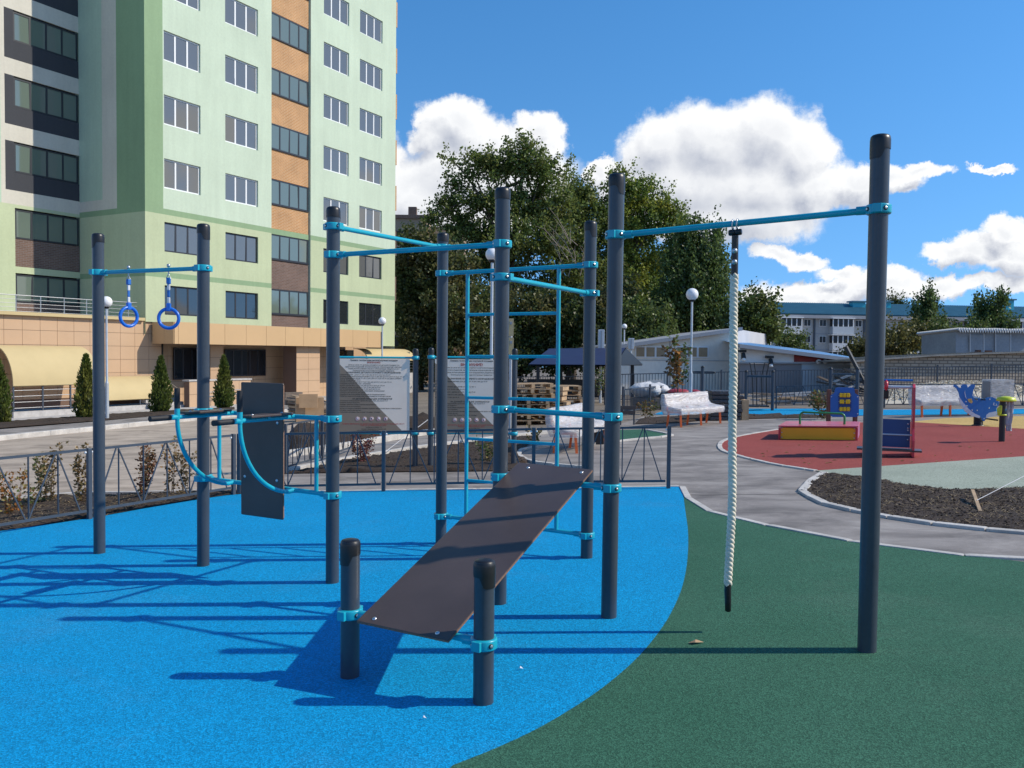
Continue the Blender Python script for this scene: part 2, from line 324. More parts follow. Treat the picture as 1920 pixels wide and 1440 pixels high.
def patch(name, pts, m, off):
    vs_ = [(p[0], p[1], gz(p[0], p[1])+off) for p in pts]
    mb = MB(); mb.add(vs_, [tuple(range(len(vs_)))]); o = mb.build(name, m, recalc=False)
    bm = bmesh.new(); bm.from_mesh(o.data); bmesh.ops.triangulate(bm, faces=bm.faces[:])
    for f in bm.faces:
        if f.normal.z < 0: f.normal_flip()
    bm.to_mesh(o.data); bm.free(); return tag(o, kind='structure')
def smooth(pts, n=6):
    out = []; P_ = [V(p) for p in pts]
    for i in range(len(P_)-1):
        a, b, c, d = P_[max(i-1, 0)], P_[i], P_[i+1], P_[min(i+2, len(P_)-1)]
        for k in range(n):
            t = k/n; out.append(.5*((2*b)+(c-a)*t+(2*a-5*b+4*c-d)*t*t+(3*b-a-3*c+d)*t**3))
    return out+[P_[-1]]
def gp(*uv): return [G(u, v) for u, v in uv]

gr_ = MB(); S_ = 420.
gr_.add([(x, y, gz(x, y)) for x, y in ((-S_, -60), (S_, -60), (S_, S_), (-S_, S_))], [(0, 1, 2, 3)]); tag(gr_.build('ground', M['dirt'], recalc=False), kind='structure')
patch('asphalt_plaza', gp((425, 931), (1279, 914))+[V(1.6, 8, 0), V(7, 2, 0), V(24, 2, 0), V(24, 20, 0)]+gp((1900, 765), (1600, 768), (1240, 771), (1130, 805), (1000, 800), (780, 806), (545, 868)), M['asphalt'], .004)
blue_edge = smooth(gp((1279, 914), (1285, 960), (1290, 1000), (1289, 1050), (1280, 1100), (1262, 1145), (1238, 1185), (1200, 1232), (1150, 1278), (1090, 1322), (1010, 1370), (930, 1408), (850, 1440)), 4) + [V(-.75, 2.6, 0), V(-1.6, 1.6, 0), V(-2.6, .2, 0), V(-3., -3, 0)]
left_edge = smooth(gp((0, 998), (165, 974), (300, 950), (380, 937), (440, 929), (520, 925)), 4)
patch('blue_rubber_pad', [V(-9.5, -3, 0), V(-9.5, 6.4, 0)]+left_edge+gp((719, 921.5), (1000, 918.5), (1279, 914))+blue_edge[1:], M['blue'], .014)
green_edge = gp((1279, 914), (1291, 937), (1328.5, 960), (1367, 972.5), (1452, 990), (1608, 1019.6), (1700, 1032.7), (1920, 1056)) + [V(5.2, 6.95, 0), V(7.5, 5.9, 0)]
patch('green_rubber_pad', green_edge+[V(7.5, -3, 0)]+list(reversed(blue_edge)), M['green'], .014)
red_u = smooth(gp((1460, 806), (1400, 816), (1365, 824), (1350, 833), (1357, 847), (1417, 864), (1470, 875), (1530, 884)), 4)
red_edge_r = gp((1600, 879), (1760, 868), (1920, 857), (2050, 848))
patch('red_rubber_pad', red_u+red_edge_r+gp((2050, 812), (1920, 805), (1707, 792), (1600, 793)), M['red'], .014)
soil_top = gp((1548, 889), (1615, 899), (1700, 910.6), (1789, 921), (1842, 920.5), (1920, 917), (2060, 908))
patch('grey_green_rubber_pad', [G(1530, 884)]+red_edge_r+list(reversed(soil_top)), M['greygreen'], .014)
patch('yellow_rubber_pad', gp((1707, 792), (1920, 805), (2050, 812), (2050, 776), (1920, 781), (1771, 785)), M['yellow'], .015)
patch('far_blue_rubber_pad', gp((1225, 778), (1530, 781), (1700, 779), (1990, 776), (1990, 767), (1655, 769), (1530, 767), (1400, 767), (1250, 769)), M['blue'], .016)
patch('small_green_rubber_pad', gp((1125, 808), (1205, 806), (1262, 818), (1212, 822), (1130, 832)), M['green'], .016)
M['crack'] = mat('dark_joint', (.06, .055, .052), .95)
crk = MB(); a_, b_ = G(1292, 929), G(1499, 927); pc_ = [lerp_ for lerp_ in [a_+(b_-a_)*(i/14) for i in range(15)]]; rj = random.Random(2)
pc_ = [p+Vector((0, rj.uniform(-.02, .02), .007)) for p in pc_]
for p, q in zip(pc_, pc_[1:]): crk.add([p+Vector((0, -.008, 0)), q+Vector((0, -.008, 0)), q+Vector((0, .008, 0)), p+Vector((0, .008, 0))], [(0, 1, 2, 3)])
tag(crk.build('asphalt_joint', M['crack'], recalc=False), kind='structure')
# roads on the left
kerbline = gp((-260, 860), (-120, 842), (0, 826), (110, 815), (200, 806), (330, 792), (440, 782), (560, 772), (620, 767))
patch('road', [V(-16, 8, 0)]+kerbline+gp((700, 800), (545, 868), (438, 922), (300, 930), (0, 940))+[V(-8.5, 8.6, 0)], M['road'], .008)
patch('sidewalk', kerbline+gp((620, 757), (560, 764), (440, 773), (330, 782), (200, 795), (110, 803), (0, 812), (-120, 826), (-260, 842)), M['asphalt'], .12)
patch('building_apron', gp((620, 757), (560, 764), (440, 773), (330, 776), (200, 782), (110, 789), (0, 797), (-160, 812))+[V(-40, 30, 0), V(-30, 60, 0), V(-8, 62, 0)], M['conc'], .06)
# walk between the soil beds in the middle distance
w_near = gp((530, 888), (640, 866), (780, 843), (940, 822), (1040, 812)); w_far = gp((530, 860), (640, 844), (700, 833), (800, 816), (900, 805))
patch('garden_path', w_near+list(reversed(w_far)), M['asphalt'], .02)

def soil(name, pts, cell, amp, off, nclod, seed, straw=0):
    r = random.Random(seed); vs_ = [(p[0], p[1], 0) for p in pts]
    mb = MB(); mb.add(vs_, [tuple(range(len(vs_)))]); o = mb.build(name, M['soil'], recalc=False)
    bm = bmesh.new(); bm.from_mesh(o.data); xs, ys = [p[0] for p in pts], [p[1] for p in pts]
    for ax, (lo, hi) in ((0, (min(xs), max(xs))), (1, (min(ys), max(ys)))):
        c = lo+cell
        while c < hi:
            co, no = [0, 0, 0], [0, 0, 0]; co[ax] = c; no[ax] = 1
            bmesh.ops.bisect_plane(bm, geom=bm.verts[:]+bm.edges[:]+bm.faces[:], plane_co=co, plane_no=no); c += cell
    bmesh.ops.triangulate(bm, faces=[f for f in bm.faces if len(f.verts) > 4])
    from mathutils import noise
    for v in bm.verts:
        e = 0. if v.is_boundary else 1.
        h = (noise.fractal(Vector((v.co.x*1.3, v.co.y*1.3, seed)), 1., 2., 4)*.55+.45)*amp + r.uniform(-.5, 1)*amp*.35
        v.co.z = gz(v.co.x, v.co.y)+off+max(h, 0)*e
    for f in bm.faces:
        if f.normal.z < 0: f.normal_flip()
        f.smooth = True
    spots = [f.calc_center_median() for f in bm.faces]; wts = [f.calc_area() for f in bm.faces]
    bm.to_mesh(o.data); bm.free(); tag(o, kind='structure')
    def chips(nm, n, mk, m):
        cm = MB()
        for c in r.choices(spots, wts, k=n): mk(cm, c+Vector((r.uniform(-.5, .5)*cell, r.uniform(-.5, .5)*cell, 0)))
        q = cm.build(nm, m, recalc=False); return q
    def clod(cm, c):
        s = r.uniform(.004, .019)*(cell/.1)**.3; q = [c+Vector((r.uniform(-1, 1), r.uniform(-1, 1), r.uniform(-.3, .9)))*s for _ in range(5)]
        cm.add(q, [(0, 1, 2), (0, 2, 3), (0, 3, 4), (0, 4, 1), (1, 3, 2), (1, 4, 3)])
    tag(chips('soil_clods', nclod, clod, M['clod']), kind='stuff', label='crumbs of dark earth on the '+name.replace('_', ' '), cat='soil crumbs')
    def strw(cm, c):
        a, L = r.uniform(0, 6.28), r.uniform(.012, .05); d = Vector((math.cos(a), math.sin(a), r.uniform(-.1, .35)))*L; w = Vector((-d.y, d.x, 0)).normalized()*.0025
        c = c+Vector((0, 0, .008)); cm.add([c-d-w, c+d-w, c+d+w, c-d+w], [(0, 1, 2, 3)])
    if straw: tag(chips('dry_straw', straw, strw, M['straw']), kind='stuff', label='dry straw and wood chips on the '+name.replace('_', ' '), cat='straw')
    return o
soil('soil_bed', soil_top[:-1]+[G(2060, 908)]+gp((2060, 1013), (1920, 999), (1806, 990), (1700, 976), (1608, 959), (1555, 947), (1507, 925), (1520, 905)), .10, .035, .02, 7000, 3, 2200)
soil('fence_soil_bed', list(left_edge)+gp((438, 924), (300, 930), (150, 931), (0, 942))+[V(-8.2, 8.2, 0), V(-8.4, 6.5, 0)], .10, .05, .02, 4200, 5, 3200)
soil('middle_soil_bed', gp((530, 890), (640, 868), (780, 845), (940, 824), (1010, 818), (985, 840), (972, 855), (990, 866), (975, 884), (760, 886), (540, 889)), .14, .07, .02, 3000, 8, 300)
soil('far_soil_bed', gp((545, 858), (700, 831), (800, 814), (900, 803), (900, 790), (760, 795), (620, 800), (540, 815)), .3, .3, .02, 1500, 9)
soil('thuja_soil_bed', gp((-150, 822), (0, 810), (110, 801), (200, 794), (330, 782), (440, 773), (440, 769), (330, 775), (200, 783), (110, 790), (0, 798), (-150, 808)), .2, .06, .125, 900, 12)
soil('bench_soil_bed', gp((1190, 796), (1270, 794), (1330, 788), (1500, 784), (1560, 783), (1530, 779), (1300, 779), (1200, 786)), .3, .08, .02, 500, 13)

kb = MB(); kb.box((0, 0, 0), 1, 1, 1)
def kerbmesh(name, m, bev):
    o = kb.build(name, m); bm = bmesh.new(); bm.from_mesh(o.data)
    for v in bm.verts: v.co = Vector((v.co.x, v.co.y, v.co.z))
    bmesh.ops.bevel(bm, geom=bm.edges[:], offset=bev, segments=1, affect='EDGES'); bm.to_mesh(o.data); bm.free()
    me = o.data; bpy.data.objects.remove(o); return me
kerb_me = kerbmesh('kerb_stone', M['kerb'], .04)
def kerb(label, pts, w, h, off, seg=1.):
    root = bpy.data.objects.new('kerb', None); COL.objects.link(root); tag(root, label, None, None, 'structure'); r = random.Random(len(pts))
    pts = [V(p.x, p.y, gz(p.x, p.y)+off) for p in pts]
    acc = []                                                  # walk the line in equal steps
    run = [pts[0]]; left = seg
    for a, b in zip(pts, pts[1:]):
        L = (b-a).length; d = (b-a)/L if L > 1e-6 else Vector((1, 0, 0)); t = 0
        while L-t >= left: t += left; run.append(a+d*t); left = seg
        left -= L-t
    if (run[-1]-pts[-1]).length > .15: run.append(pts[-1])
    for a, b in zip(run, run[1:]):
        X = (b-a); L = X.length; X.normalize(); Y = Vector((0, 0, 1)).cross(X).normalized(); Z = X.cross(Y)
        c = (a+b)/2+Z*r.uniform(-.003, .003); sx, sy, sz = L-.008, w, h
        o = inst(kerb_me, 'kerb_stone', root)
        o.matrix_local = Matrix(((X.x*sx, Y.x*sy, Z.x*sz, c.x), (X.y*sx, Y.y*sy, Z.y*sz, c.y), (X.z*sx, Y.z*sy, Z.z*sz, c.z), (0, 0, 0, 1)))
    return root
kerb('pale concrete edging between green rubber pad and path', green_edge[:9], .085, .10, -.026, 1.)
kerb('pale concrete edging behind the blue rubber pad', gp((500, 925), (719, 920.5), (1000, 917.5), (1274, 913.5)), .08, .10, -.026, 1.)
kerb('pale concrete edging along red rubber pad', red_u, .09, .08, -.015, .5)
kerb('low concrete edging round the soil bed', gp((1546, 888), (1520, 904), (1503, 925), (1552, 949), (1608, 961), (1700, 978), (1806, 992), (1920, 1001), (2050, 1014)), .11, .10, -.015, .5)
kerb('street kerb of long concrete stones along the sidewalk', kerbline, .18, .32, -.01, 1.)
kerb('near kerb of the garden path', w_near, .12, .16, .0, 1.)
kerb('far kerb of the garden path', w_far, .14, .3, .0, 1.)
kerb('concrete edging along the road side of the flower bed', gp((0, 939), (150, 928), (300, 927), (438, 921)), .07, .10, .0, 1.)
kerb('curved edging at the end of the middle soil bed', smooth(gp((1130, 833), (1040, 838), (985, 843), (973, 854), (990, 866), (1030, 873), (1100, 879)), 4), .09, .10, .0, .5)
kerb('edging round the small green rubber pad', smooth(gp((1130, 832), (1212, 823), (1262, 818), (1215, 808)), 4), .08, .08, .0, .6)
# ------------------------------------------------------------------ gym frame
PR = .0535
POST = {'A': (-3.990, 8.264, 438, .002), 'B': (-2.752, 7.624, 420, .003), 'C': (-1.445, 6.911, 388, 0), 'D': (-.078, 6.188, 352, -.001), 'E': (.676, 5.793, 326, .004),
        'F': (2.111, 5.006, 253, .002), 'G': (-.681, 8.345, 437, -.001), 'H': (.681, 7.593, 415, -.001), 'S': (-.898, 4.777, 1011, 0), 'T': (-.132, 4.360, 1049, 0)}
def pxy(k): return Vector((POST[k][0], POST[k][1], 0))
root = thing('workout_frame', 'large dark grey and teal outdoor workout frame with ladder, dip bars and sit-up board', 'exercise equipment', (-.078, 6.188, gz(-.078, 6.188)))
posts = {}
def cap_mesh(mb, c, ax, face):
    seg = 28; X = Vector((1, 0, 0)); X = (X-ax*X.dot(ax)).normalized(); Y = ax.cross(X); prof = [(.0567, None), (.0575, -.075), (.0572, -.03), (.054, -.012), (.046, -.003), (.03, .002), (0.0001, .004)]; vs_ = []
    for r_, h in prof:
        for k in range(seg):
            t = 2*math.pi*k/seg; dlt = math.cos(t-face)
            hh = (-.085-.055*max(0., min(1., (dlt-.35)/.35))) if h is None else h
            vs_.append(c+ax*hh+(X*math.cos(t)+Y*math.sin(t))*r_)
    n = len(prof); mb.add(vs_, [(i*seg+k, i*seg+(k+1) % seg, (i+1)*seg+(k+1) % seg, (i+1)*seg+k) for i in range(n-1) for k in range(seg)], 0, True)
FACE = {'A': 3.6, 'B': -.3, 'C': 1.5, 'D': 1.7, 'E': -.45, 'F': 3.6, 'G': 1.5, 'H': -.6, 'S': 3.9, 'T': -.75}
ptop = {}
for k, (x, y, vt, ln) in POST.items():
    zt = Zat(x, y, vt); z0 = gz(x, y)-.05; H_ = zt-z0; ax = Vector((ln, 0, 1)).normalized()
    mb = MB(); mb.tube([V(x, y, z0), V(x, y, z0)+ax*(H_-.01)], PR, 32); o = mb.build('post', M['post'], root); posts[k] = o; ptop[k] = (V(x, y, z0), ax)
    c = MB(); cap_mesh(c, V(x, y, z0)+ax*H_, ax, FACE[k]); c.build('cap', M['cap'], o)
def pz(k, v):                                                # axis point of post k seen at row v
    x, y = POST[k][:2]; z = Zat(x, y, v); p0, ax = ptop[k]; return p0+ax*((z-p0.z)/ax.z)
def collar(k, P, toward, h=.056):
    d = V(toward)-P; d.z = 0; d.normalize(); q = Vector((-d.y, d.x, 0)); o = posts[k]
    mb = MB(); ro = PR+.017; e = .006
    mb.lathe(P, [(PR-.002, -h/2), (ro-e, -h/2), (ro, -h/2+e), (ro, h/2-e), (ro-e, h/2), (PR-.002, h/2)], 32)
    for s_ in (-1, 1): mb.box(P+q*s_*(ro+.004)*1., .05, .022, h*.9, q.cross(Vector((0, 0, 1))), q)    # clamp ears
    mb.tube([P+d*(ro-.012), P+d*(ro+.05)], .0255, 18)
    c = mb.build('collar', M['teal'], o, bevel=.003)
    tocam = Vector((-P.x, -P.y, 0)).normalized()
    for a in (.55, -1.0):                                    # recessed screws facing the viewer
        dd = Matrix.Rotation(a, 3, 'Z') @ tocam; rr = ro
        hb = MB(); hb.lathe(P+dd*(rr-.004), [(.0135, 0), (.0135, .006), (.0001, .0062)], 14, axis=dd); hb.build('screw_recess', M['hole'], o)
        bb = MB(); bb.lathe(P+dd*(rr-.002), [(.0085, 0), (.0085, .008), (.005, .0095), (.0001, .0095)], 6, axis=dd, smooth=False); bb.build('screw', M['bolt'], o)
BR = .0195
def barx(name, ka, va, kb_, vb, r=BR):
    a, b = pz(ka, va), pz(kb_, vb); collar(ka, a, b); collar(kb_, b, a); d = (b-a).normalized()
    mb = MB(); mb.tube([a+d*PR, b-d*PR], r, 16); return mb.build(name, M['teal'], root), a, b
_, rb0, rb1 = barx('ring_bar', 'A', 511, 'B', 503)
barx('high_bar', 'C', 425, 'G', 464); barx('high_bar', 'C', 478, 'D', 458); barx('high_bar', 'D', 520, 'H', 550)
_, lt0, lt1 = barx('ladder_top_bar', 'G', 513, 'H', 497); _, lb0, lb1 = barx('ladder_bottom_bar', 'G', 967, 'H', 1003)
barx('foot_hold_bar', 'D', 767, 'E', 781); _, ub0, ub1 = barx('board_upper_bar', 'D', 893, 'E', 914); _, sb0, sb1 = barx('board_lower_bar', 'S', 1149, 'T', 1205)
_, rp0, rp1 = barx('rope_bar', 'E', 441, 'F', 393)
_, dt0, dt1 = barx('dip_top_bar', 'B', 771, 'C', 785); _, db0, db1 = barx('dip_bottom_bar', 'B', 896, 'C', 928)
# ladder between the two far posts
def lerp(a, b, t): return a+(b-a)*t
lad_n = (lt1-lt0).cross(Vector((0, 0, 1))).normalized()
tl = [RP(877, 520, lt0, lad_n), RP(1048, 510, lt0, lad_n)]
ts = [((p-lt0).dot(lt1-lt0))/(lt1-lt0).length_squared for p in tl]
rails = []
for t in ts:
    a, b = lerp(lb0, lb1, t), lerp(lt0, lt1, t); mb = MB(); mb.tube([a, b], .0185, 14); mb.build('ladder_rail', M['teal'], root); rails.append((a, b))
for vl, vr in ((590, 587), (669, 668), (746, 749), (822, 833), (900, 916)):
    a = V(rails[0][0].x, rails[0][0].y, Zat(rails[0][0].x, rails[0][0].y, vl)); b = V(rails[1][0].x, rails[1][0].y, Zat(rails[1][0].x, rails[1][0].y, vr))
    zm = (a.z+b.z)/2; a.z = a.z*.5+zm*.5; b.z = b.z*.5+zm*.5
    mb = MB(); mb.tube([a, b], .0145, 12); mb.build('rung', M['teal'], root)
# sit-up board resting on two bars
bn = (sb1-sb0).cross(ub0-sb0).normalized()
if bn.z < 0: bn = -bn
P0 = sb0+bn*.024
cor = [RP(*p, P0, bn) for p in ((673, 1166), (838, 1209), (1112, 884), (972, 871))]
mid0, mid1 = (cor[0]+cor[1])/2, (cor[2]+cor[3])/2; L_ = mid1-mid0; ex = L_.normalized(); ey = bn.cross(ex); wd = (((cor[1]-cor[0]).length+(cor[2]-cor[3]).length)/2)
cen = (mid0+mid1)/2
mb = MB(); mb.box(cen+bn*.009, L_.length, wd, .016, ex, ey, bn, 0)
bo = mb.build('situp_board', [M['ply']], root, bevel=.003)
mb = MB()
for s_ in (-1, 1): mb.box(cen+bn*.0085+ey*s_*(wd/2+.0002), L_.length*.998, .003, .0105, ex, ey, bn)
for s_ in (-1, 1): mb.box(cen+bn*.0085+ex*s_*(L_.length/2+.0002), .003, wd*.996, .0105, ex, ey, bn)
mb.build('board_edge', M['plyedge'], bo)
def boltcap(P, ax, parent, r=.012):
    mb = MB(); mb.lathe(P, [(r, 0), (r*.95, r*.25), (r*.6, r*.5), (.0001, r*.6)], 14, axis=ax); return mb.build('bolt', M['bolt'], parent)
for (u, v) in ((702, 1160), (820, 1187), (990, 877), (1090, 886)): boltcap(RP(u, v, P0+bn*.017, bn), bn, bo, .013)
# dip station: back board, arms, arm rests, grips
dd_ = (dt1-dt0); dd_.z = 0; dd_.normalize(); fw = Vector((dd_.y, -dd_.x, 0))
if fw.y > 0: fw = -fw
BP = dt0+fw*.045
for nm, pts_ in (('back_board', ((452.5, 716), (531.5, 719), (532, 974.5), (453, 965))),):
    q = [RP(*p, BP, fw) for p in pts_]; ztop = (q[0].z+q[1].z)/2; zbot = (q[2].z+q[3].z)/2
    a = (q[0]+q[3])/2; b = (q[1]+q[2])/2; W_ = (b-a).length; c = (a+b)/2; c.z = (ztop+zbot)/2
    mb = MB(); mb.box(c, W_, .018, ztop-zbot, dd_, fw, (0, 0, 1)); bk = mb.build('back_board', M['ply'], root, bevel=.012)
    mb = MB(); mb.box(c+dd_*(W_/2+.0003), .004, .012, (ztop-zbot)*.97, dd_, fw); mb.build('board_edge', M['plyedge'], bk)
for (u, v) in ((520, 793), (519, 901), (459, 893), (462, 790)): boltcap(RP(u, v, BP+fw*.009, fw), fw, bk, .013)
for t in (.135, .885):
    a, b = lerp(db0, db1, t), lerp(dt0, dt1, t); mb = MB(); mb.tube([a, b], .0175, 14); mb.build('dip_upright', M['teal'], root)
for t, zt_, drop in ((.255, 0, 0), (.725, 0, 0)):
    q = lerp(dt0, dt1, t); e = q+fw*.60; lo = lerp(db0, db1, t)
    mb = MB(); mb.tube([q, e], .0185, 14); arm = mb.build('dip_arm', M['teal'], root)
    mb = MB(); mb.tube([e+fw*-.005, e+fw*.075], .022, 14); mb.tube([e+Vector((0, 0, -.02)), e+Vector((0, 0, .075))], .022, 14); mb.build('grip_socket', M['teal'], arm)
    mb = MB(); mb.tube([e+fw*.07, e+fw*.26], .0225, 16); mb.tube([e+Vector((0, 0, .07)), e+Vector((0, 0, .235))], .0225, 16); mb.build('hand_grip', M['grip'], arm)
    pts_ = []; 
    for i in range(15):                                      # curved brace under the arm
        s_ = i/14; an = s_*math.pi/2; dz = (q.z-lo.z)
        pts_.append(V(e.x, e.y, 0)+(-fw)*(.60*(1-math.cos(an)))*1. + Vector((0, 0, q.z-.01-dz*math.sin(an)+0)))
    pts_[-1] = V(lo); mb = MB(); mb.tube(pts_, .0175, 14); mb.build('arm_brace', M['teal'], arm)
    c = q+fw*.31+Vector((0, 0, .030)); mb = MB(); mb.box(c, .46, .13, .02, fw, dd_, (0, 0, 1)); pl = mb.build('arm_rest', M['ply'], arm, bevel=.006)
    for s_ in (-.16, .16): boltcap(c+fw*s_+Vector((0, 0, .0105)), (0, 0, 1), arm, .011)
    mb = MB()
    for s_ in (-.27, .0): mb.box(q+fw*(.31+s_)+Vector((0, 0, .012)), .03, .05, .022, fw, dd_)
    mb.build('rest_bracket', M['teal'], arm)

# gymnastic rings hanging from the bar
def ringset(u, label, yaw, droll):
    bn_ = Vector((rb1.y-rb0.y, -(rb1.x-rb0.x), 0)).normalized(); P = RP(u, 507, rb0, bn_); t = (P-rb0).dot(rb1-rb0)/(rb1-rb0).length_squared; P = lerp(rb0, rb1, t)
    zr = Zat(P.x, P.y, 597 if u > 280 else 594); r0 = thing('gymnastic_ring', label, 'gymnastic ring', (P.x, P.y, zr-.1), 'rings on the low bar')
    ax = Matrix.Rotation(yaw, 3, 'Z') @ Vector((0, 1, 0)); side = ax.cross(Vector((0, 0, 1)))
    mb = MB(); mb.ball(P+Vector((0, 0, .037)), .017); mb.tube([P+Vector((0, 0, -.045)), P+Vector((0, 0, .037))], .006, 8); r_ = mb.build('hanger_bolt', M['zinc'], r0)
    mb = MB(); c = P+Vector((0, 0, -.048)); tri = [c+Vector((0, 0, .012)), c+side*.02+Vector((0, 0, -.03)), c-side*.02+Vector((0, 0, -.03)), c+Vector((0, 0, .012))]
    mb.tube(tri, .004, 8); mb.build('shackle', M['zinc'], r0)
    R_, rt = .088, .0155; C = Vector((P.x, P.y, zr)); seg = 40; pts_ = [C+(side*math.sin(2*math.pi*i/seg)+Vector((0, 0, 1))*math.cos(2*math.pi*i/seg))*R_ for i in range(seg+1)]
    mb = MB(); mb.tube(pts_, rt, 14, False); mb.build('ring', M['ringblue'], r0)
    zt, zb = P.z-.072, zr+R_-.006; L2 = zt-zb
    segs = [('strap_loop', M['strapblue'], 1., .80, .018, .016), ('white_sleeve', M['strapwhite'], .80, .60, .0135, .009), ('strap', M['strapblue'], .60, .38, .012, .007), ('white_sleeve', M['strapwhite'], .38, .19, .0135, .009), ('strap_loop', M['ringblue'], .19, -.06, .019, .018)]
    for nm, m_, a, b, w, th in segs:
        mb = MB(); mb.box(Vector((P.x, P.y, zb+L2*(a+b)/2)), w*2, th*2, L2*(a-b), side, ax); mb.build(nm, m_, r0, bevel=.006)
ringset(241, 'blue gymnastic ring turned edge-on, hanging nearer the leftmost post', 1.02, 0)
ringset(316, 'blue gymnastic ring facing forward, hanging on the right of the low bar', .12, 0)

# climbing rope
bn_ = Vector((rp1.y-rp0.y, -(rp1.x-rp0.x), 0)).normalized(); P = RP(1379, 428, rp0, bn_); t = (P-rp0).dot(rp1-rp0)/(rp1-rp0).length_squared; P = lerp(rp0, rp1, t)
zr = lambda v: Zat(P.x, P.y, v)
rr = thing('climbing_rope', 'thick twisted white climbing rope hanging from the high teal bar', 'rope', (P.x, P.y, zr(1147)))
bd = (rp1-rp0).normalized()
mb = MB()
for s_ in (-.014, .014):
    pts_ = [P+bd*s_+(Vector((0, 0, 1))*math.cos(a)+bd.cross(Vector((0, 0, 1)))*math.sin(a))*.026+Vector((0, 0, -.012 if math.cos(a) < 0 else 0)) for a in [2*math.pi*i/20 for i in range(21)]]
    mb.tube(pts_, .0045, 8)
mb.build('hanger_loop', M['zinc'], rr)
mb = MB(); c = P+Vector((0, 0, -.055))
for s_ in (-.02, .02): mb.lathe(c+bd*s_, [(.0001, -.02), (.017, -.02), (.02, -.012), (.02, .012), (.017, .02), (.0001, .02)], 14, axis=bd)
mb.build('shackle', M['cap'], rr)
zs0, zs1 = P.z-.075, zr(520)
mb = MB(); mb.tube([V(P.x, P.y, zs0), V(P.x, P.y, zs1)], [.021, .022], 16); mb.build('sleeve', M['cap'], rr)
for v in (471, 492):
    mb = MB(); mb.ball(V(P.x, P.y, zr(v))+Vector((-.006, -.018, 0)), .0175); mb.build('clamp_dome', M['zinc'], rr)
z0, z1 = zr(1097), zs1+.02; n = 340; sway = lambda z: Vector((.010*math.sin((z-.3)*2.1)-.004*math.sin(z*6), .004*math.sin(z*3), 0))
z_top = z1
for j in range(3):
    pts_ = []
    for i in range(n+1):
        z = z1+(z0-z1)*i/n; a = 2*math.pi*(i/n*(z1-z0)/.088+j/3); pts_.append(V(P.x, P.y, z)+sway(z)*min(1, (z1-z)*1.5)+Vector((math.cos(a), math.sin(a), 0))*.0138)
    mb = MB(); mb.tube(pts_, .0138, 8); mb.build('rope_strand', M['rope'], rr)
ze = zr(1147); mb = MB(); e0 = V(P.x, P.y, z0)+sway(z0)
mb.tube([e0+Vector((0, 0, .012)), e0+Vector((.0, 0, -.04)), e0+Vector((.003, 0, (ze-z0)*.6)), e0+Vector((.004, 0, ze-z0+.006)), e0+Vector((.004, 0, ze-z0))], [.0215, .0215, .0205, .019, .012], 16); mb.build('end_sleeve', M['cap'], rr)
# ------------------------------------------------------------------ low fences
def fence_run(label, pts, H_=.87, zb=.115, group=None, bw=.014, rail=.03, postw=.05, nodes=6, postat=None):
    r0 = thing('low_fence', label, 'fence', (pts[0].x, pts[0].y, gz(pts[0].x, pts[0].y)), group)
    gpt = [V(p.x, p.y, gz(p.x, p.y)) for p in pts]; up = Vector((0, 0, 1))
    for i, p in enumerate(gpt):
        mb = MB(); mb.box(p+up*(H_/2-.02), postw, postw, H_+.04, (gpt[1]-gpt[0]).normalized()); mb.build('post', M['fence'], r0, bevel=.004)
    for a, b in zip(gpt, gpt[1:]):
        d = (b-a).normalized(); a1, b1 = a+d*.04, b-d*.04
        for z in (zb, H_-.02):
            mb = MB(); mb.bar(a1+up*z, b1+up*z, rail*.8, rail); mb.build('rail', M['fence'], r0)
        T_ = [i/nodes for i in range(1, nodes)]
        for j, t in enumerate(T_):
            q = lerp(a1, b1, t); mb = MB(); mb.bar(q+up*zb, q+up*(H_-.03), bw); mb.build('baluster', M['fence'], r0)
        zz = [0.02]+T_+[.98]
        for j in range(nodes):
            lo = j % 2 == 0; p_, q_ = lerp(a1, b1, zz[j]), lerp(a1, b1, zz[j+1]-.012)
            mb = MB(); mb.bar(p_+up*(zb if lo else H_-.03)+Vector((0, -.012, 0)), q_+up*(H_-.03 if lo else zb)+Vector((0, -.012, 0)), bw); mb.build('diagonal_bar', M['fence'], r0)
        for e in (a1, b1):
            mb = MB(); mb.ball(e+up*(H_-.05)+Vector((0, -.01, 0)), .014, 10, 6); mb.build('bolt_cap', M['white'], r0)
    return r0
fl = [G(168, 975), G(438, 929)]; dv = fl[0]-fl[1]
fence_run('low grey zigzag fence beside the flower bed left of the pad', [fl[0]+dv, fl[0], fl[1]])
fr = gp((438, 929), (719, 923), (1000, 919), (1253, 917.5)); dv = (fr[1]-fr[0]).normalized()*.06
fence_run('low grey zigzag fence standing along the back of the blue pad', [fr[0]+dv+Vector((0, .05, 0))]+fr[1:])
fence_run('low zigzag fence between road and soil heap, behind the dip bars', gp((535, 889), (604, 868), (662, 848)), .85, .12)

# ------------------------------------------------------------------ text
def textmesh(body, size, mat_, name, parent, O, X, Z, n, align='CENTER', width=None, off=.002, bold=False):
    cu = bpy.data.curves.new('t', 'FONT'); cu.body = body; cu.size = size; cu.align_x = align; cu.align_y = 'CENTER'; cu.resolution_u = 1
    cu.offset = size*(.03 if bold else .014)
    o = bpy.data.objects.new('t', cu); COL.objects.link(o); bpy.context.view_layer.update()
    dgp = bpy.context.evaluated_depsgraph_get(); me = bpy.data.meshes.new_from_object(o.evaluated_get(dgp))
    bpy.data.objects.remove(o)
    xs = [v.co.x for v in me.vertices] or [0]; w = max(xs)-min(xs); sc = min(1., width/w) if (width and w > 0) else 1.
    po = origin(parent); Y = Z
    for v in me.vertices: v.co = O+X*(v.co.x*sc)+Y*v.co.y+n*off-po
    me.name = name; me.materials.clear(); me.materials.append(mat_); q = bpy.data.objects.new(name, me); COL.objects.link(q); q.parent = parent; return q
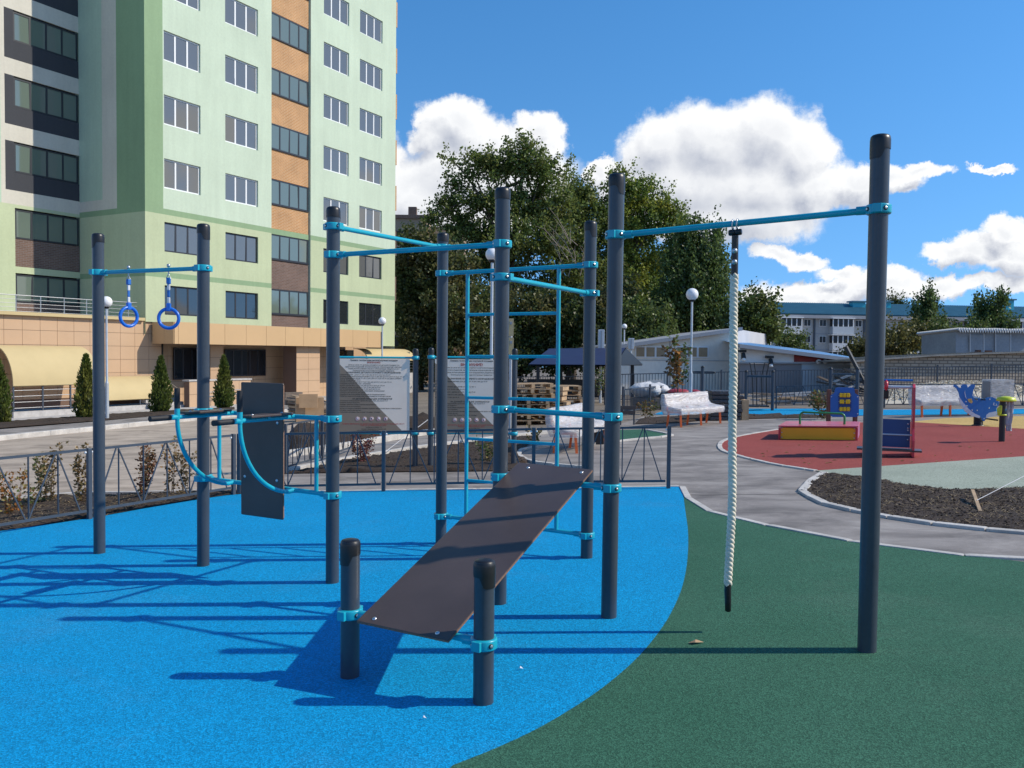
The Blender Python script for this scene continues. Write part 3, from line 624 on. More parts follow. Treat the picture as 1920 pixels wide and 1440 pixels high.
def joinmesh(objs, name):
    bm = bmesh.new()
    for o in objs: bm.from_mesh(o.data)
    me = bpy.data.meshes.new(name); bm.to_mesh(me); bm.free(); me.materials.append(objs[0].data.materials[0]); par = objs[0].parent
    for o in objs: bpy.data.objects.remove(o)
    q = bpy.data.objects.new(name, me); COL.objects.link(q); q.parent = par; return q
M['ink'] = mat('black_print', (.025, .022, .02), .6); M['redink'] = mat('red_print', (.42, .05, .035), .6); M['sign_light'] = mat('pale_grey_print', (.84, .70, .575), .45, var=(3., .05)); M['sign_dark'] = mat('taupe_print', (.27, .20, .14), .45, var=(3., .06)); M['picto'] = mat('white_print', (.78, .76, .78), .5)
def signboard(label, ul, ur, vbase, pul, pur, vtop, vbot, game):
    a, b = G(pul, vbase[0]), G(pur, vbase[1])
    X = (b-a); X.z = 0; X.normalize(); n = Vector((X.y, -X.x, 0)); up = Vector((0, 0, 1))
    if n.y > 0: n = -n
    r0 = thing('information_board', label, 'sign', (a.x, a.y, gz(a.x, a.y)), 'information boards')
    zt = Zat(a.x, a.y, 652)
    for p in (a, b):
        mb = MB(); z0 = gz(p.x, p.y)-.05; mb.tube([V(p.x, p.y, z0), V(p.x, p.y, zt-.02)], .047, 20); po = mb.build('post', M['post'], r0)
        mb = MB(); mb.lathe(V(p.x, p.y, zt), [(.051, -.10), (.051, -.03), (.044, -.01), (.025, .0), (.0001, .003)], 20); mb.build('cap', M['cap'], po)
        for v in (669.5, 812):
            z = Zat(a.x, a.y, v); mb = MB(); mb.lathe(V(p.x, p.y, z), [(.047, -.03), (.064, -.03), (.064, .03), (.047, .03)], 20); mb.build('collar', M['teal'], po)
    for v in (669.5, 812):
        z = Zat(a.x, a.y, v); mb = MB(); mb.tube([V(a.x, a.y, z), V(b.x, b.y, z)], .018, 12); mb.build('cross_bar', M['teal'], r0)
    C0 = V(a.x, a.y, 0)+n*.02; L = RP(ul, 740, C0, n); R_ = RP(ur, 740, C0, n); zt_, zb_ = Zat(a.x, a.y, vtop), Zat(a.x, a.y, vbot)
    L.z = R_.z = 0; W_ = (R_-L).dot(X); Hh = zt_-zb_; mid = (L+R_)/2
    mb = MB(); mb.box(mid+up*(zt_+zb_)/2, W_, .006, Hh, X, n, up); pan = mb.build('panel', M['sign_light'], r0)
    F_ = lambda s_, t_, o=.0035: L+X*(s_*W_)+up*(zt_-t_*Hh)+n*o
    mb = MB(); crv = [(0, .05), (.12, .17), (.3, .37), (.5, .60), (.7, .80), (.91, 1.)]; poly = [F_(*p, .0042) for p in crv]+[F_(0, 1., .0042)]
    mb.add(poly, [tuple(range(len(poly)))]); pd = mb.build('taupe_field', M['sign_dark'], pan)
    k = 'детской игровой' if game else 'спортивной'
    K = 'ДЕТСКОГО ИГРОВОГО' if game else 'СПОРТИВНОГО'
    black = []; red = []
    def ln(body, s_, t_, size, w, al='CENTER', r_=False, bold=False):
        (red if r_ else black).append(textmesh(body, size*Hh, M['redink'] if r_ else M['ink'], 'lettering', pan, F_(s_, t_, 0), X, up, n, al, w*W_, .0055, bold))
    ln('Правила эксплуатации %s площадки' % k, .5, .022, .026, .72, bold=True)
    ln('ВНИМАНИЕ!', .5, .052 if game else .075, .03 if game else .05, .3, r_=True, bold=True)
    t0 = .085 if game else .115
    for i, b_ in enumerate(('Дети до семи лет должны находиться на %s площадке под' % ('детской' if game else 'детской'), 'присмотром родителей, воспитателей или сопровождающих взрослых.', 'Перед использованием %s оборудования убедитесь в его' % ('игрового' if game else 'данного'), 'безопасности и отсутствии посторонних предметов.')):
        ln(b_, .5, t0+.026*i*(1 if game else 1.25), .022, .80)
    t1 = .19 if game else .265
    ln('НАЗНАЧЕНИЕ %s ОБОРУДОВАНИЯ:' % K, .5, t1, .027, .80, bold=True)
    rows = ('Качели на пружине - детям от 3 до 7 лет, вес до 50 кг, рост до 130 см.', 'Песочница и игровые панели для детей от 3 до 12 лет, вес до 50 кг, рост от 90 до 130 см.', 'Качалка балансир для детей от 3 до 12 лет, рост от 90 до 140 см, на одного ребенка.', 'с горкой, общий вес до 150 кг.', 'Игровой комплекс для детей от 3 до 7 лет, вес до 50 кг, рост до 130 см.', 'Нахождение взрослых на горке - запрещено.', 'Карусель для детей от 3 до 7 лет, вес до 50 кг, рост до 130 см.', 'Лестница и турник для детей от 7 до 12 лет, вес до 50 кг.', 'Канат и кольца для детей от 7 до 12 лет, рост до 160 см.', 'Запрещается использовать не по назначению оборудование', 'на котором нет таблички для детей.', 'Запрещается использование на изделии не предназначенных', 'устройств и приспособлений, при повреждении не более двух детей.')
    if not game: rows = ('Тренажеры предназначены для детей от 14 лет, вес до 90 кг', 'на занятия.', 'Уличные тренажеры для детей от 7 до 12 лет с', 'рост для детей от 14 лет, вес до 60 кг.', 'Шведская стенка - детям от 7 лет, вес до 60 кг.', 'Турник для детей от 7 лет, вес до 50 кг.', 'для детей от 12 лет, до 60 кг.')
    ws = (.8, .95, .92, .42, .8, .45, .84, .74, .77, .85, .6, .8, .73)
    st = .0245 if game else .036
    for i, b_ in enumerate(rows): ln(b_, .01, t1+.03*(1 if game else 1.2)+st*i, .021 if game else .024, ws[i], 'LEFT')
    t2 = t1+.03+st*len(rows)+(.012 if game else .03)
    ln('НА %s ПЛОЩАДКЕ ЗАПРЕЩАЕТСЯ' % ('ДЕТСКОЙ' if game else 'ДАННОЙ'), .48, t2, .026, .56, bold=True)
    for i, (b_, w) in enumerate((('Пользоваться оборудованием детям без присмотра, вес более 70 кг.', .70), ('Применять острые предметы.', .3), ('Нахождение с животными, курение и распитие спиртных напитков.', .53), ('Оставлять мусор на площадке.', .34), ('Приносить на площадку и применять бьющиеся предметы, взрывоопасные вещи и ломкие предметы.', .88), ('Вести игры, мешающие другим.', .32), ('Использовать площадку при сложных погодных условиях.', .6))):
        ln(b_, .01, t2+.026*(i+1), .02, w, 'LEFT')
    ln('ОТВЕТСТВЕННОСТЬ ЗА ДЕТЕЙ НА ДЕТСКОЙ ИГРОВОЙ ПЛОЩАДКЕ НЕСУТ', .5, .895, .023, .86, r_=True); ln('РОДИТЕЛИ (СОПРОВОЖДАЮЩИЕ) ДЕТЕЙ', .5, .915, .023, .36, r_=True)
    ln('Телефоны службы: 112', .5, .94, .02, .24); ln('Скорая медицинская помощь: 103', .5, .965, .02, .34); ln('Обслуживающая организация', .42, .985, .02, .45)
    joinmesh(black, 'lettering'); [setattr(o_, 'name', 'red_lettering') for o_ in red]
    for i in range(5):
        c = F_(.275+.098*i, .825, .005); mb = MB(); mb.lathe(c, [(.036, 0), (.036, .001), (.0001, .0011)], 20, axis=n); pc = mb.build('pictogram', M['picto'], pan)
        mb = MB(); mb.lathe(c+n*.0015, [(.033, 0), (.033, .0006), (.027, .0006), (.027, 0)], 20, axis=n)
        mb.bar(c+n*.002+(X-up)*.019, c+n*.002-(X-up)*.019, .004, .001, up=n); mb.build('pictogram_ring', M['redink'], pan)
        mb = MB(); sh = [[(-.018, .004), (.01, .004), (.018, .012), (.014, -.002), (.01, -.014), (.006, -.004), (-.01, -.004), (-.013, -.014)], [(-.004, .016), (.006, .012), (.01, -.002), (.003, -.018), (-.006, -.018), (-.008, .0)], [(-.012, .012), (.0, .018), (.012, .008), (.016, -.016), (.004, -.006), (-.008, -.016)], [(-.018, .006), (-.006, .008), (.016, -.008), (.016, -.014), (-.002, -.01), (-.016, -.002)], [(-.006, -.018), (-.008, .004), (-.004, .018), (.005, .018), (.008, .002), (.007, -.018)]][i]
        mb.add([c+n*.0024+X*x+up*y for x, y in sh], [tuple(range(len(sh)))]); mb.build('pictogram_symbol', M['ink'], pan)
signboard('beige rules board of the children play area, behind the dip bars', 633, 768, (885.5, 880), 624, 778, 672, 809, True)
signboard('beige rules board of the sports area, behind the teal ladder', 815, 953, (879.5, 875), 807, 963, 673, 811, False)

# ------------------------------------------------------------------ lamps
def lamp(label, u, vbase, vglobe, r, y=None):
    p = G(u, vbase) if y is None else A(u, vbase, y); p = V(p.x, p.y, gz(p.x, p.y)); zc = Zat(p.x, p.y, vglobe)
    r0 = thing('street_lamp', label, 'street lamp', p, 'globe street lamps'); h = zc-p.z
    mb = MB(); mb.tube([p+Vector((0, 0, -.02)), p+Vector((0, 0, h*.33))], .062, 14); mb.tube([p+Vector((0, 0, h*.33)), p+Vector((0, 0, h*.35)), p+Vector((0, 0, h-r*.8))], [.058, .04, .036], 14); mb.build('pole', M['grey_metal'], r0)
    mb = MB(); mb.box(p+Vector((0, 0, .02)), .22, .22, .03); mb.build('base_plate', M['grey_metal'], r0)
    mb = MB(); mb.lathe(p+Vector((0, 0, h-r*1.2)), [(.05, 0), (.085, r*.12), (.11, r*.4), (.085, r*.42)], 18); mb.build('globe_holder', M['cap'], r0)
    mb = MB(); mb.ball(p+Vector((0, 0, h)), r, 24, 16); mb.build('globe', M['lamp_glass'], r0)
lamp('white globe lamp on a grey pole beside the awning, left of the frame', 201, 793, 566, .20)
lamp('white globe lamp in front of the tower corner, above the rules board', 716, 772, 602, .19, 42)
lamp('white globe lamp half hidden behind a grey post near the ladder', 920, 812, 477, .175)
lamp('white globe lamp behind the wrapped bench, near the white hall', 1294, 772, 552, .21)
lamp('small far globe lamp above the blue gazebo roof', 1169, 735, 612, .14, 46)

# ------------------------------------------------------------------ shrubs and thujas
M['leaf_g'] = leafmat('green_leaf', (.085, .13, .035), hue=(.15, .16, .05)); M['leaf_r'] = leafmat('red_brown_leaf', (.17, .055, .035), hue=(.25, .12, .05)); M['leaf_o'] = leafmat('orange_leaf', (.38, .15, .035), hue=(.42, .22, .06)); M['leaf_y'] = leafmat('olive_yellow_leaf', (.22, .18, .06), hue=(.30, .20, .10)); M['leaf_p'] = leafmat('purple_leaf', (.10, .022, .032), hue=(.16, .04, .04)); M['leaf_b'] = leafmat('brown_leaf', (.16, .09, .04), hue=(.22, .14, .05))
M['twig'] = mat('twig_bark', (.11, .075, .05), .9)
def leafquads(mb, c, n_, L, W_, r, updir=.2, mi=0):
    d = Vector((r.gauss(0, 1), r.gauss(0, 1), r.gauss(updir, .8))).normalized(); s_ = d.cross(Vector((r.gauss(0, 1), r.gauss(0, 1), r.gauss(0, 1)))).normalized(); k = r.uniform(.7, 1.2); nn = d.cross(s_)
    a, b = c+d*L*.15*k, c+d*L*k; m_ = c+d*L*.55*k+nn*L*.06
    mb.add([a, m_-s_*W_*.5*k, b, m_+s_*W_*.5*k], [(0, 1, 2, 3)], mi, True)
def shrub(name, label, base, h, spread, nst, nl, L, W_, mats, seed, cat='shrub', group=None, lean=(0, 0), bottom=.15):
    r = random.Random(seed); r0 = thing(name, label, cat, base, group); st = MB(); lf = MB(); nm = len(mats)
    for i in range(nst):
        a = r.uniform(0, 6.28); sp_r = spread*r.uniform(.3, 1.); top = base+Vector((math.cos(a)*sp_r+lean[0], math.sin(a)*sp_r+lean[1], h*r.uniform(.65, 1.05)))
        b0 = base+Vector((math.cos(a)*.03, math.sin(a)*.03, -.02)); m_ = lerp(b0, top, .5)+Vector((r.uniform(-.1, .1)*spread, r.uniform(-.1, .1)*spread, h*.04)); pts_ = smooth([b0, m_, top], 5)
        st.tube(pts_, [max(.0018, .006*h*(1-k/len(pts_)*.8)) for k in range(len(pts_))], 5)
        mi = r.randrange(nm)
        for j in range(nl//nst):
            t = bottom+(1-bottom)*r.random()**.8; k = t*(len(pts_)-1); q = lerp(pts_[int(k)], pts_[min(int(k)+1, len(pts_)-1)], k-int(k))
            q = q+Vector((r.gauss(0, 1), r.gauss(0, 1), r.gauss(0, .7)))*spread*.13
            leafquads(lf, q, 1, L, W_, r, .25, mi if r.random() < .7 else r.randrange(nm))
    st.build('stems', M['twig'], r0, recalc=False); f_ = lf.build('foliage', mats, r0, recalc=False); f_['kind'] = 'stuff'; return r0
FB = [  # shrubs in the flower bed by the fence
 (25, 968, .62, .20, 5, 200, ['leaf_o', 'leaf_y'], 'dry pale orange shrub at the left end of the fence bed'),
 (78, 948, .72, .13, 4, 170, ['leaf_y', 'leaf_g'], 'upright greenish shrub behind the first fence panel'),
 (92, 944, .80, .16, 4, 220, ['leaf_b', 'leaf_y'], 'tall brown leaved shrub behind the first fence panel'),
 (48, 955, .30, .20, 3, 70, ['leaf_g', 'leaf_b'], 'low sparse shrub behind the first fence panel'),
 (153, 946, .78, .10, 4, 220, ['leaf_y', 'leaf_b'], 'narrow dry shrub right behind the fence post at the left'),
 (268, 934, .72, .22, 5, 330, ['leaf_r', 'leaf_p', 'leaf_y'], 'red brown shrub leaning right behind the second fence panel'),
 (322, 932, .95, .14, 4, 120, ['leaf_y', 'leaf_o'], 'tall thin yellow green shrub behind the second fence panel'),
 (345, 931, .70, .20, 5, 170, ['leaf_y', 'leaf_b'], 'olive shrub just left of the second post, behind the fence')]
for i, (u, v, h, s_, ns, nl, ms, lb) in enumerate(FB):
    shrub('fence_shrub', lb, G(u, v), h, s_, ns+1, int(nl*1.6), .062, .034, [M[m_] for m_ in ms], 40+i, group='young shrubs in the fence bed', bottom=.08, lean=(.12 if 'leaning' in lb else 0, 0))
shrub('barberry_bush', 'dark purple bush beside the garden path below the rules board', G(680, 872), .55, .30, 14, 800, .045, .028, [M['leaf_p'], M['leaf_p'], M['leaf_r']], 60)
shrub('low_bush', 'small green bush with yellow leaves behind the ladder foot', G(912, 868), .45, .25, 9, 260, .06, .035, [M['leaf_g'], M['leaf_y']], 61)
shrub('bare_sapling', 'young sapling with orange autumn leaves behind the ladder', G(853, 815), 2.05, .28, 4, 330, .15, .09, [M['leaf_o'], M['leaf_o'], M['leaf_b']], 62, cat='sapling', bottom=.35)
shrub('bare_sapling', 'young sapling with brown leaves beside the lamp, behind the wrapped bench', G(1274, 776), 2.5, .45, 5, 420, .17, .10, [M['leaf_b'], M['leaf_o'], M['leaf_g']], 63, cat='sapling', bottom=.4)
shrub('low_bush', 'small dark bush in front of the first wrapped bench', G(1216, 786), .55, .4, 12, 260, .09, .05, [M['leaf_g'], M['leaf_b']], 64)
shrub('low_bush', 'small leafy bush beside the play panel, behind the box', G(1543, 786), .75, .45, 12, 420, .10, .06, [M['leaf_g'], M['leaf_b']], 65)
shrub('low_bush', 'low green plant behind the sit-up board, between fence posts', G(1000, 833), .42, .2, 7, 160, .07, .05, [M['leaf_g'], M['leaf_y']], 66)
shrub('low_bush', 'dry yellow plant at the foot of the gazebo', A(1122, 742, 33), 1.0, .35, 9, 250, .12, .05, [M['leaf_y'], M['leaf_g']], 67)
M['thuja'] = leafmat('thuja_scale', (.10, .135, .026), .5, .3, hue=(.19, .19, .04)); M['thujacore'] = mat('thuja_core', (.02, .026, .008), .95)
def thuja(label, u, vb, vt, w, seed, y=None):
    r = random.Random(seed); p = G(u, vb) if y is None else A(u, vb, y); p.z = gz(p.x, p.y)+.1; h = Zat(p.x, p.y, vt)-p.z; r0 = thing('thuja', label, 'conifer', p, 'thujas along the sidewalk')
    prof = lambda t: w*(.80+.35*t if t < .3 else (.905*((1-t)/.7)**.78))*(1 if t > .03 else .8)
    mb = MB(); mb.tube([p+Vector((0, 0, -.15)), p+Vector((0, 0, h*.9))], [.03, .01], 6); mb.build('trunk', M['twig'], r0)
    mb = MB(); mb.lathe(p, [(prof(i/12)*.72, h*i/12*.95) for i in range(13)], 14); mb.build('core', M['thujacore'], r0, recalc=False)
    lf = MB()
    for i in range(4200):
        t = r.random()**1.15; a = r.uniform(0, 6.283); bump = 1+.20*math.sin(a*(3+seed%3)+t*9+seed)+.15*math.sin(a*7-t*(20+seed*3))+.08*math.sin(t*60+seed); rr_ = prof(t)*bump*r.uniform(.68, 1.05)
        q = p+Vector((math.cos(a)*rr_, math.sin(a)*rr_, h*t)); out = Vector((math.cos(a), math.sin(a), 0)); d = (out*r.uniform(.1, .8)+Vector((r.gauss(0, .25), r.gauss(0, .25), 1))).normalized(); s_ = d.cross(Vector((r.gauss(0, 1), r.gauss(0, 1), r.gauss(0, .3)))).normalized()
        L = r.uniform(.07, .15)*h/2.2; W_ = L*.45; lf.add([q, q+d*L*.5-s_*W_*.5, q+d*L, q+d*L*.5+s_*W_*.5], [(0, 1, 2, 3)], 0, True)
    f_ = lf.build('foliage', M['thuja'], r0, recalc=False); f_['kind'] = 'stuff'
thuja('narrow green thuja cut by the left picture edge', -4, 800, 672, .42, 1)
thuja('slender green thuja with double tip just left of the first post', 162, 789, 667, .40, 2)
thuja('dense green thuja between first two posts', 302, 778, 670, .42, 3)
thuja('narrow pointed thuja just right of the second post', 420, 770, 669, .40, 4)
# ------------------------------------------------------------------ green tower block
TH = math.radians(29.25); dW = Vector((math.sin(TH), math.cos(TH), 0)); nW = Vector((math.cos(TH), -math.sin(TH), 0)); UP = Vector((0, 0, 1))
Q0 = A(343, 658, 43.5); C0 = RP(273, 600, Q0, nW); C0.z = 0; ROTW = math.atan2(dW.y, dW.x)
def plas(name, c):
    m = mat(name, c, .9, var=(.35, .07), var2=(9., .05), bump=(60., .25, .004)); t = m.node_tree; b = t.nodes['Principled BSDF']; src = b.inputs['Base Color'].links[0].from_socket
    g = N(t, 'ShaderNodeNewGeometry'); mp = N(t, 'ShaderNodeMapping'); mp.inputs['Scale'].default_value = (2.2, 2.2, .16); t.links.new(g.outputs['Position'], mp.inputs[0])
    n = N(t, 'ShaderNodeTexNoise', ins={'Scale': 1., 'Detail': 6., 'Roughness': .7}); t.links.new(mp.outputs[0], n.inputs['Vector'])       # rain streaks
    mr = N(t, 'ShaderNodeMapRange', ins={1: .3, 2: .7, 3: .93, 4: 1.04}); t.links.new(n.outputs['Fac'], mr.inputs[0]); c2 = vmath(t, 'SCALE', src); t.links.new(mr.outputs[0], c2.node.inputs['Scale']); t.links.new(c2, b.inputs['Base Color']); return m
M['mint'] = plas('mint_render', (.515, .605, .465)); M['dgreen'] = plas('dark_green_render', (.245, .355, .20)); M['ygreen'] = plas('yellow_green_render', (.465, .52, .325)); M['cream'] = plas('cream_render', (.58, .545, .46)); M['mint_shade'] = plas('shaded_mint_render', (.42, .53, .40))  # last entry: mint with side-wall shade put into its colour, reused on recess strip
M['anthracite'] = plas('anthracite_render', (.045, .047, .055)); M['wframe'] = mat('white_window_frame', (.78, .78, .77), .4); M['dframe'] = mat('dark_window_frame', (.025, .028, .035), .4)
M['glass'] = glassmat('window_glass', (.12, .122, .118), .05); M['glassd'] = glassmat('dark_glass', (.02, .024, .028), .04); M['glassg'] = glassmat('loggia_glass', (.13, .165, .135), .05)
M['brick_o'] = brickmat('orange_brick', (.50, .24, .085), (.44, .21, .075), (.58, .42, .26), .26, .085, .012, dW); M['brick_b'] = brickmat('brown_brick', (.13, .075, .055), (.17, .10, .075), (.20, .17, .15), .26, .085, .01, dW)
M['tile'] = mat('beige_porcelain_tile', (.52, .345, .21), .55, var=(.7, .06), var2=(30., .04)); M['joint'] = mat('tile_joint', (.16, .10, .075), .9); M['ochre'] = mat('ochre_panel', (.56, .37, .19), .5, var=(.6, .05)); M['awning'] = mat('cream_metal_awning', (.54, .425, .225), .75, spec=.25, var=(1.2, .05)); M['steel'] = mat('stainless_rail', (.5, .5, .5), .3, .8)
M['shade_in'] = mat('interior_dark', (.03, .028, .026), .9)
tower = thing('tower_block', 'tall green apartment tower with white windows and brick loggias', 'building', V(C0.x, C0.y, gz(C0.x, C0.y)))
class Fr:                                                    # a wall plane: s along the wall, o outwards, z up
    def __init__(f, P, d, n): f.P, f.d, f.n = V(P.x, P.y, 0), d, n
    def pt(f, s, o, z): return f.P+f.d*s+f.n*o+UP*z
    def s(f, u, v=600., o=0.): return (RP(u, v, f.P+f.n*o, f.n)-f.P).dot(f.d)
    def z(f, u, v, o=0.): return RP(u, v, f.P+f.n*o, f.n).z
def facade(fr, sc, zc, cell, mats, name, parent, reveal=.18, rev_mi=None):
    mb = MB(); sc = sorted(set(round(x, 4) for x in sc)); zc = sorted(set(round(x, 4) for x in zc)); idx = {}
    for i in range(len(sc)-1):
        for j in range(len(zc)-1):
            idx[i, j] = cell((sc[i]+sc[i+1])/2, (zc[j]+zc[j+1])/2)
    for (i, j), mi in idx.items():
        a, b, c, d = sc[i], sc[i+1], zc[j], zc[j+1]
        if mi is not None: mb.quad(fr.pt(a, 0, c), fr.pt(b, 0, c), fr.pt(b, 0, d), fr.pt(a, 0, d), mi)
        else:
            for (di, dj, p, q) in ((-1, 0, (a, c), (a, d)), (1, 0, (b, c), (b, d)), (0, -1, (a, c), (b, c)), (0, 1, (a, d), (b, d))):
                m2 = idx.get((i+di, j+dj))
                if m2 is not None: mb.quad(fr.pt(p[0], 0, p[1]), fr.pt(q[0], 0, q[1]), fr.pt(q[0], -reveal, q[1]), fr.pt(p[0], -reveal, p[1]), m2)
    return mb.build(name, mats, parent, recalc=False)
def window_proto(w, h, fm, gm, npan, parent, sill=True, fw=.075, glass_tilt=0.):
    mb = MB(); mb.box((0, 0, h/2-fw/2), w, .07, fw); mb.box((0, 0, -h/2+fw/2), w, .07, fw)
    for s_ in (-1, 1): mb.box((s_*(w/2-fw/2), 0, 0), fw, .07, h-2*fw)
    for i in range(1, npan): mb.box((-w/2+w*i/npan, .004, 0), fw*1.25, .075, h-2*fw)
    win = mb.build('window', fm, parent, local=True)
    g = MB(); pw_ = w/npan; g.box((0, -.012, 0), pw_-fw*.9, .012, h-fw*1.6); g.lathe((-pw_*.12, -.005, h*.34), [(.042, 0), (.042, .003), (.0001, .004)], 8, 1, (0, 1, 0))
    po = None
    for i in range(npan):
        x = -w/2+pw_*(i+.5)
        if po is None: po = g.build('pane', [gm, M['wframe']], win, local=True); po.location = (x, 0, 0)
        else: inst(po.data, 'pane', win, (x, 0, 0))
    if sill:
        s_ = MB(); s_.box((0, .12, -h/2-.02), w+.06, .26, .03); s_.build('sill', fm, win, local=True)
    return win
protos = {}
def place_window(fr, s0, s1, z0, z1, fm, gm, npan, o=-.13, sill=True, key=None):
    w, h = s1-s0, z1-z0; k = (round(w, 2), round(h, 2), fm.name, gm.name, npan)
    if k not in protos: win = window_proto(w, h, fm, gm, npan, tower, sill); protos[k] = win
    else: win = copy_tree(protos[k], tower)
    for c_ in win.children:
        if c_.name.startswith('pane'): c_.rotation_euler = (random.gauss(0, .009), 0, random.gauss(0, .012))
    win.location = fr.pt((s0+s1)/2, o, (z0+z1)/2)-tower.location; win.rotation_euler = (0, 0, ROTW)
FR = Fr(C0, dW, nW)
heads = [FR.z(309, v) for v in (535, 416, 297, 176, 57)]; PITCHZ = (heads[4]-heads[0])/4; h0 = sum(h-k*PITCHZ for k, h in enumerate(heads))/5
whH = sum(FR.z(309, a)-FR.z(309, b) for a, b in ((57, 114.5), (176, 231), (297, 351.5), (416, 472), (535, 591)))/5
NR = 8; zbot = FR.z(273, 603); ZT = h0+NR*PITCHZ+1.2
cols = [(FR.s(309), FR.s(377)), (FR.s(423), FR.s(484)), (FR.s(606), FR.s(653)), (FR.s(673), FR.s(715))]
lg = (FR.s(509), FR.s(582)); sEnd = FR.s(740); sDark = FR.s(307)
b1 = (FR.z(400, 418), FR.z(400, 407.8)); b2 = (FR.z(400, 529.5), FR.z(400, 520))
def cellR(s, z):
    if lg[0] < s < lg[1]: return None
    for a, b in cols:
        if a < s < b:
            for k in range(NR):
                if h0+k*PITCHZ-whH < z < h0+k*PITCHZ: return None
    if b1[0] < z < b1[1] or b2[0] < z < b2[1]: return 1
    if z < b1[0]: return 2
    return 1 if s < sDark else 0
sc = [0, sDark, sEnd, *lg]+[x for c in cols for x in c]; zc = [zbot, ZT, *b1, *b2]+[h0+k*PITCHZ for k in range(NR)]+[h0+k*PITCHZ-whH for k in range(NR)]
facade(FR, [x for x in sc if x <= lg[0]], zc, cellR, [M['mint'], M['dgreen'], M['ygreen']], 'wall', tower, .2)
facade(FR, [x for x in sc if x >= lg[1]], zc, cellR, [M['mint'], M['dgreen'], M['ygreen']], 'wall', tower, .2)
mb = MB(); mb.quad(FR.pt(lg[1], 0, zbot), FR.pt(lg[1], -.3, zbot), FR.pt(lg[1], -.3, ZT), FR.pt(lg[1], 0, ZT)); mb.build('loggia_reveal', M['mint'], tower, recalc=False)
mb = MB(); mb.quad(FR.pt(lg[0], 0, zbot), FR.pt(lg[0], -.3, zbot), FR.pt(lg[0], -.3, ZT), FR.pt(lg[0], 0, ZT)); mb.build('loggia_reveal', M['mint'], tower, recalc=False)
for ci, (a, b) in enumerate(cols):
    for k in range(NR):
        place_window(FR, a+.005, b-.005, h0+k*PITCHZ-whH+.005, h0+k*PITCHZ-.005, M['dframe'] if k < 2 else M['wframe'], M['glassd'] if k == 0 else M['glass'], 3)
# loggia column
lz = [(FR.z(509, 587), FR.z(509, 541)), (FR.z(509, 487), FR.z(509, 438.3))]; lh = FR.z(509, 541)-h0; lw = sum(b-a for a, b in lz)/2
for k in range(NR):
    zt = h0+k*PITCHZ+lh; zb_ = zt-lw
    place_window(FR, lg[0]+.02, lg[1]-.1, zb_, zt, M['dframe'], M['glassg'], 4, -.16, False)
    zlow = zbot if k == 0 else h0+(k-1)*PITCHZ+lh
    mb = MB(); mb.box(FR.pt((lg[0]+lg[1]-.08)/2, -.2, (zlow+zb_)/2), lg[1]-lg[0]-.08, .16, zb_-zlow-.02, dW, nW); mb.build('loggia_brickwork', M['brick_b'] if k < 2 else M['brick_o'], tower)
    mb = MB(); mb.box(FR.pt((lg[0]+lg[1]-.08)/2, -.10, zb_-.015), lg[1]-lg[0]-.08, .10, .04, dW, nW); mb.build('loggia_sill', M['dframe'], tower)
for z_, m_ in ((b1, 'dgreen'),):
    mb = MB(); mb.box(FR.pt((lg[0]+lg[1]-.08)/2, -.11, (z_[0]+z_[1])/2), lg[1]-lg[0]-.08, .03, (z_[1]-z_[0])*1.1, dW, nW); mb.build('paint_band', M[m_], tower)
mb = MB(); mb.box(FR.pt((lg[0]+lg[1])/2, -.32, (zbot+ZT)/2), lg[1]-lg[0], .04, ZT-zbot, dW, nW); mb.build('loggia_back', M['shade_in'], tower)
# side face, turned from the sun
FS = Fr(C0, -nW, -dW)                                        # s runs backwards from the corner
def side_s(u): return (RP(u, 500, C0, dW)-C0).dot(-nW)
SX_ = side_s(150); s193, s220 = side_s(193), side_s(220)
zcr0, zcr1 = RP(150, 398, C0, dW).z, RP(150, 379, C0, dW).z
def cellS(s, z):
    if b2[0] < z < b2[1]: return 1
    if z < b1[0]: return 2
    if z < b1[1]: return 1
    if s < s220: return 1
    if s < s193 or z < b1[1]+(zcr1-zcr0): return 3
    return 4
facade(FS, [0, s220, s193, SX_], [zbot-.6, b2[0], b2[1], b1[0], b1[1], b1[1]+(zcr1-zcr0), ZT], cellS, [M['mint'], M['dgreen'], M['ygreen'], M['cream'], M['mint_shade']], 'side_wall', tower)
# recessed face with wide loggias
PR_ = C0-nW*SX_; FB_ = Fr(PR_, dW, nW)
r_s = lambda u: FB_.s(u); sL = r_s(-260); s13, s30, s147 = r_s(13), r_s(30), r_s(147)
rz = lambda u, v: FB_.z(u, v)
rows_r = []
for top, bot, wbot in ((61.7, 147, 112.5), (176.4, 262.5, 229), (292, 377.8, 345.8)): rows_r.append((rz(147, top), rz(147, bot), rz(147, wbot)))
dP = (rows_r[0][0]-rows_r[2][0])/2; base_t, base_b, base_w = rows_r[2]
rows = [(base_t+k*dP, base_b+k*dP, base_w+k*dP) for k in range(0, 5)]
low = [(rz(147, 408), rz(147, 510.5), rz(147, 462)), (rz(147, 522), rz(147, 600), rz(147, 574))]
zpod = FR.z(269, 601)
def cellB(s, z):
    for t, b, w in low:
        if b < z < t and s30 < s: return None
    for t, b, w in rows:
        if b < z < t and s > s13: return None if (z > w and s > s30) else 5
    if z < rz(147, 402): return 1 if abs(z-rz(147, 402)) < .0 else 2
    return 3 if s > s13-.2 else 4
zcb = [zpod-1.2, rz(147, 402), ZT]+[x for r_ in rows for x in r_]+[x for r_ in low for x in r_[:2]]
facade(FB_, [sL, s13-.2, s13, s30, 0], zcb, cellB, [M['mint'], M['dgreen'], M['ygreen'], M['cream'], M['mint_shade'], M['anthracite']], 'recessed_wall', tower, .12)
for t, b, w in rows: place_window(FB_, s30+.02, -.03, w+.02, t-.06, M['dframe'], M['glassg'], 4, -.08, False)
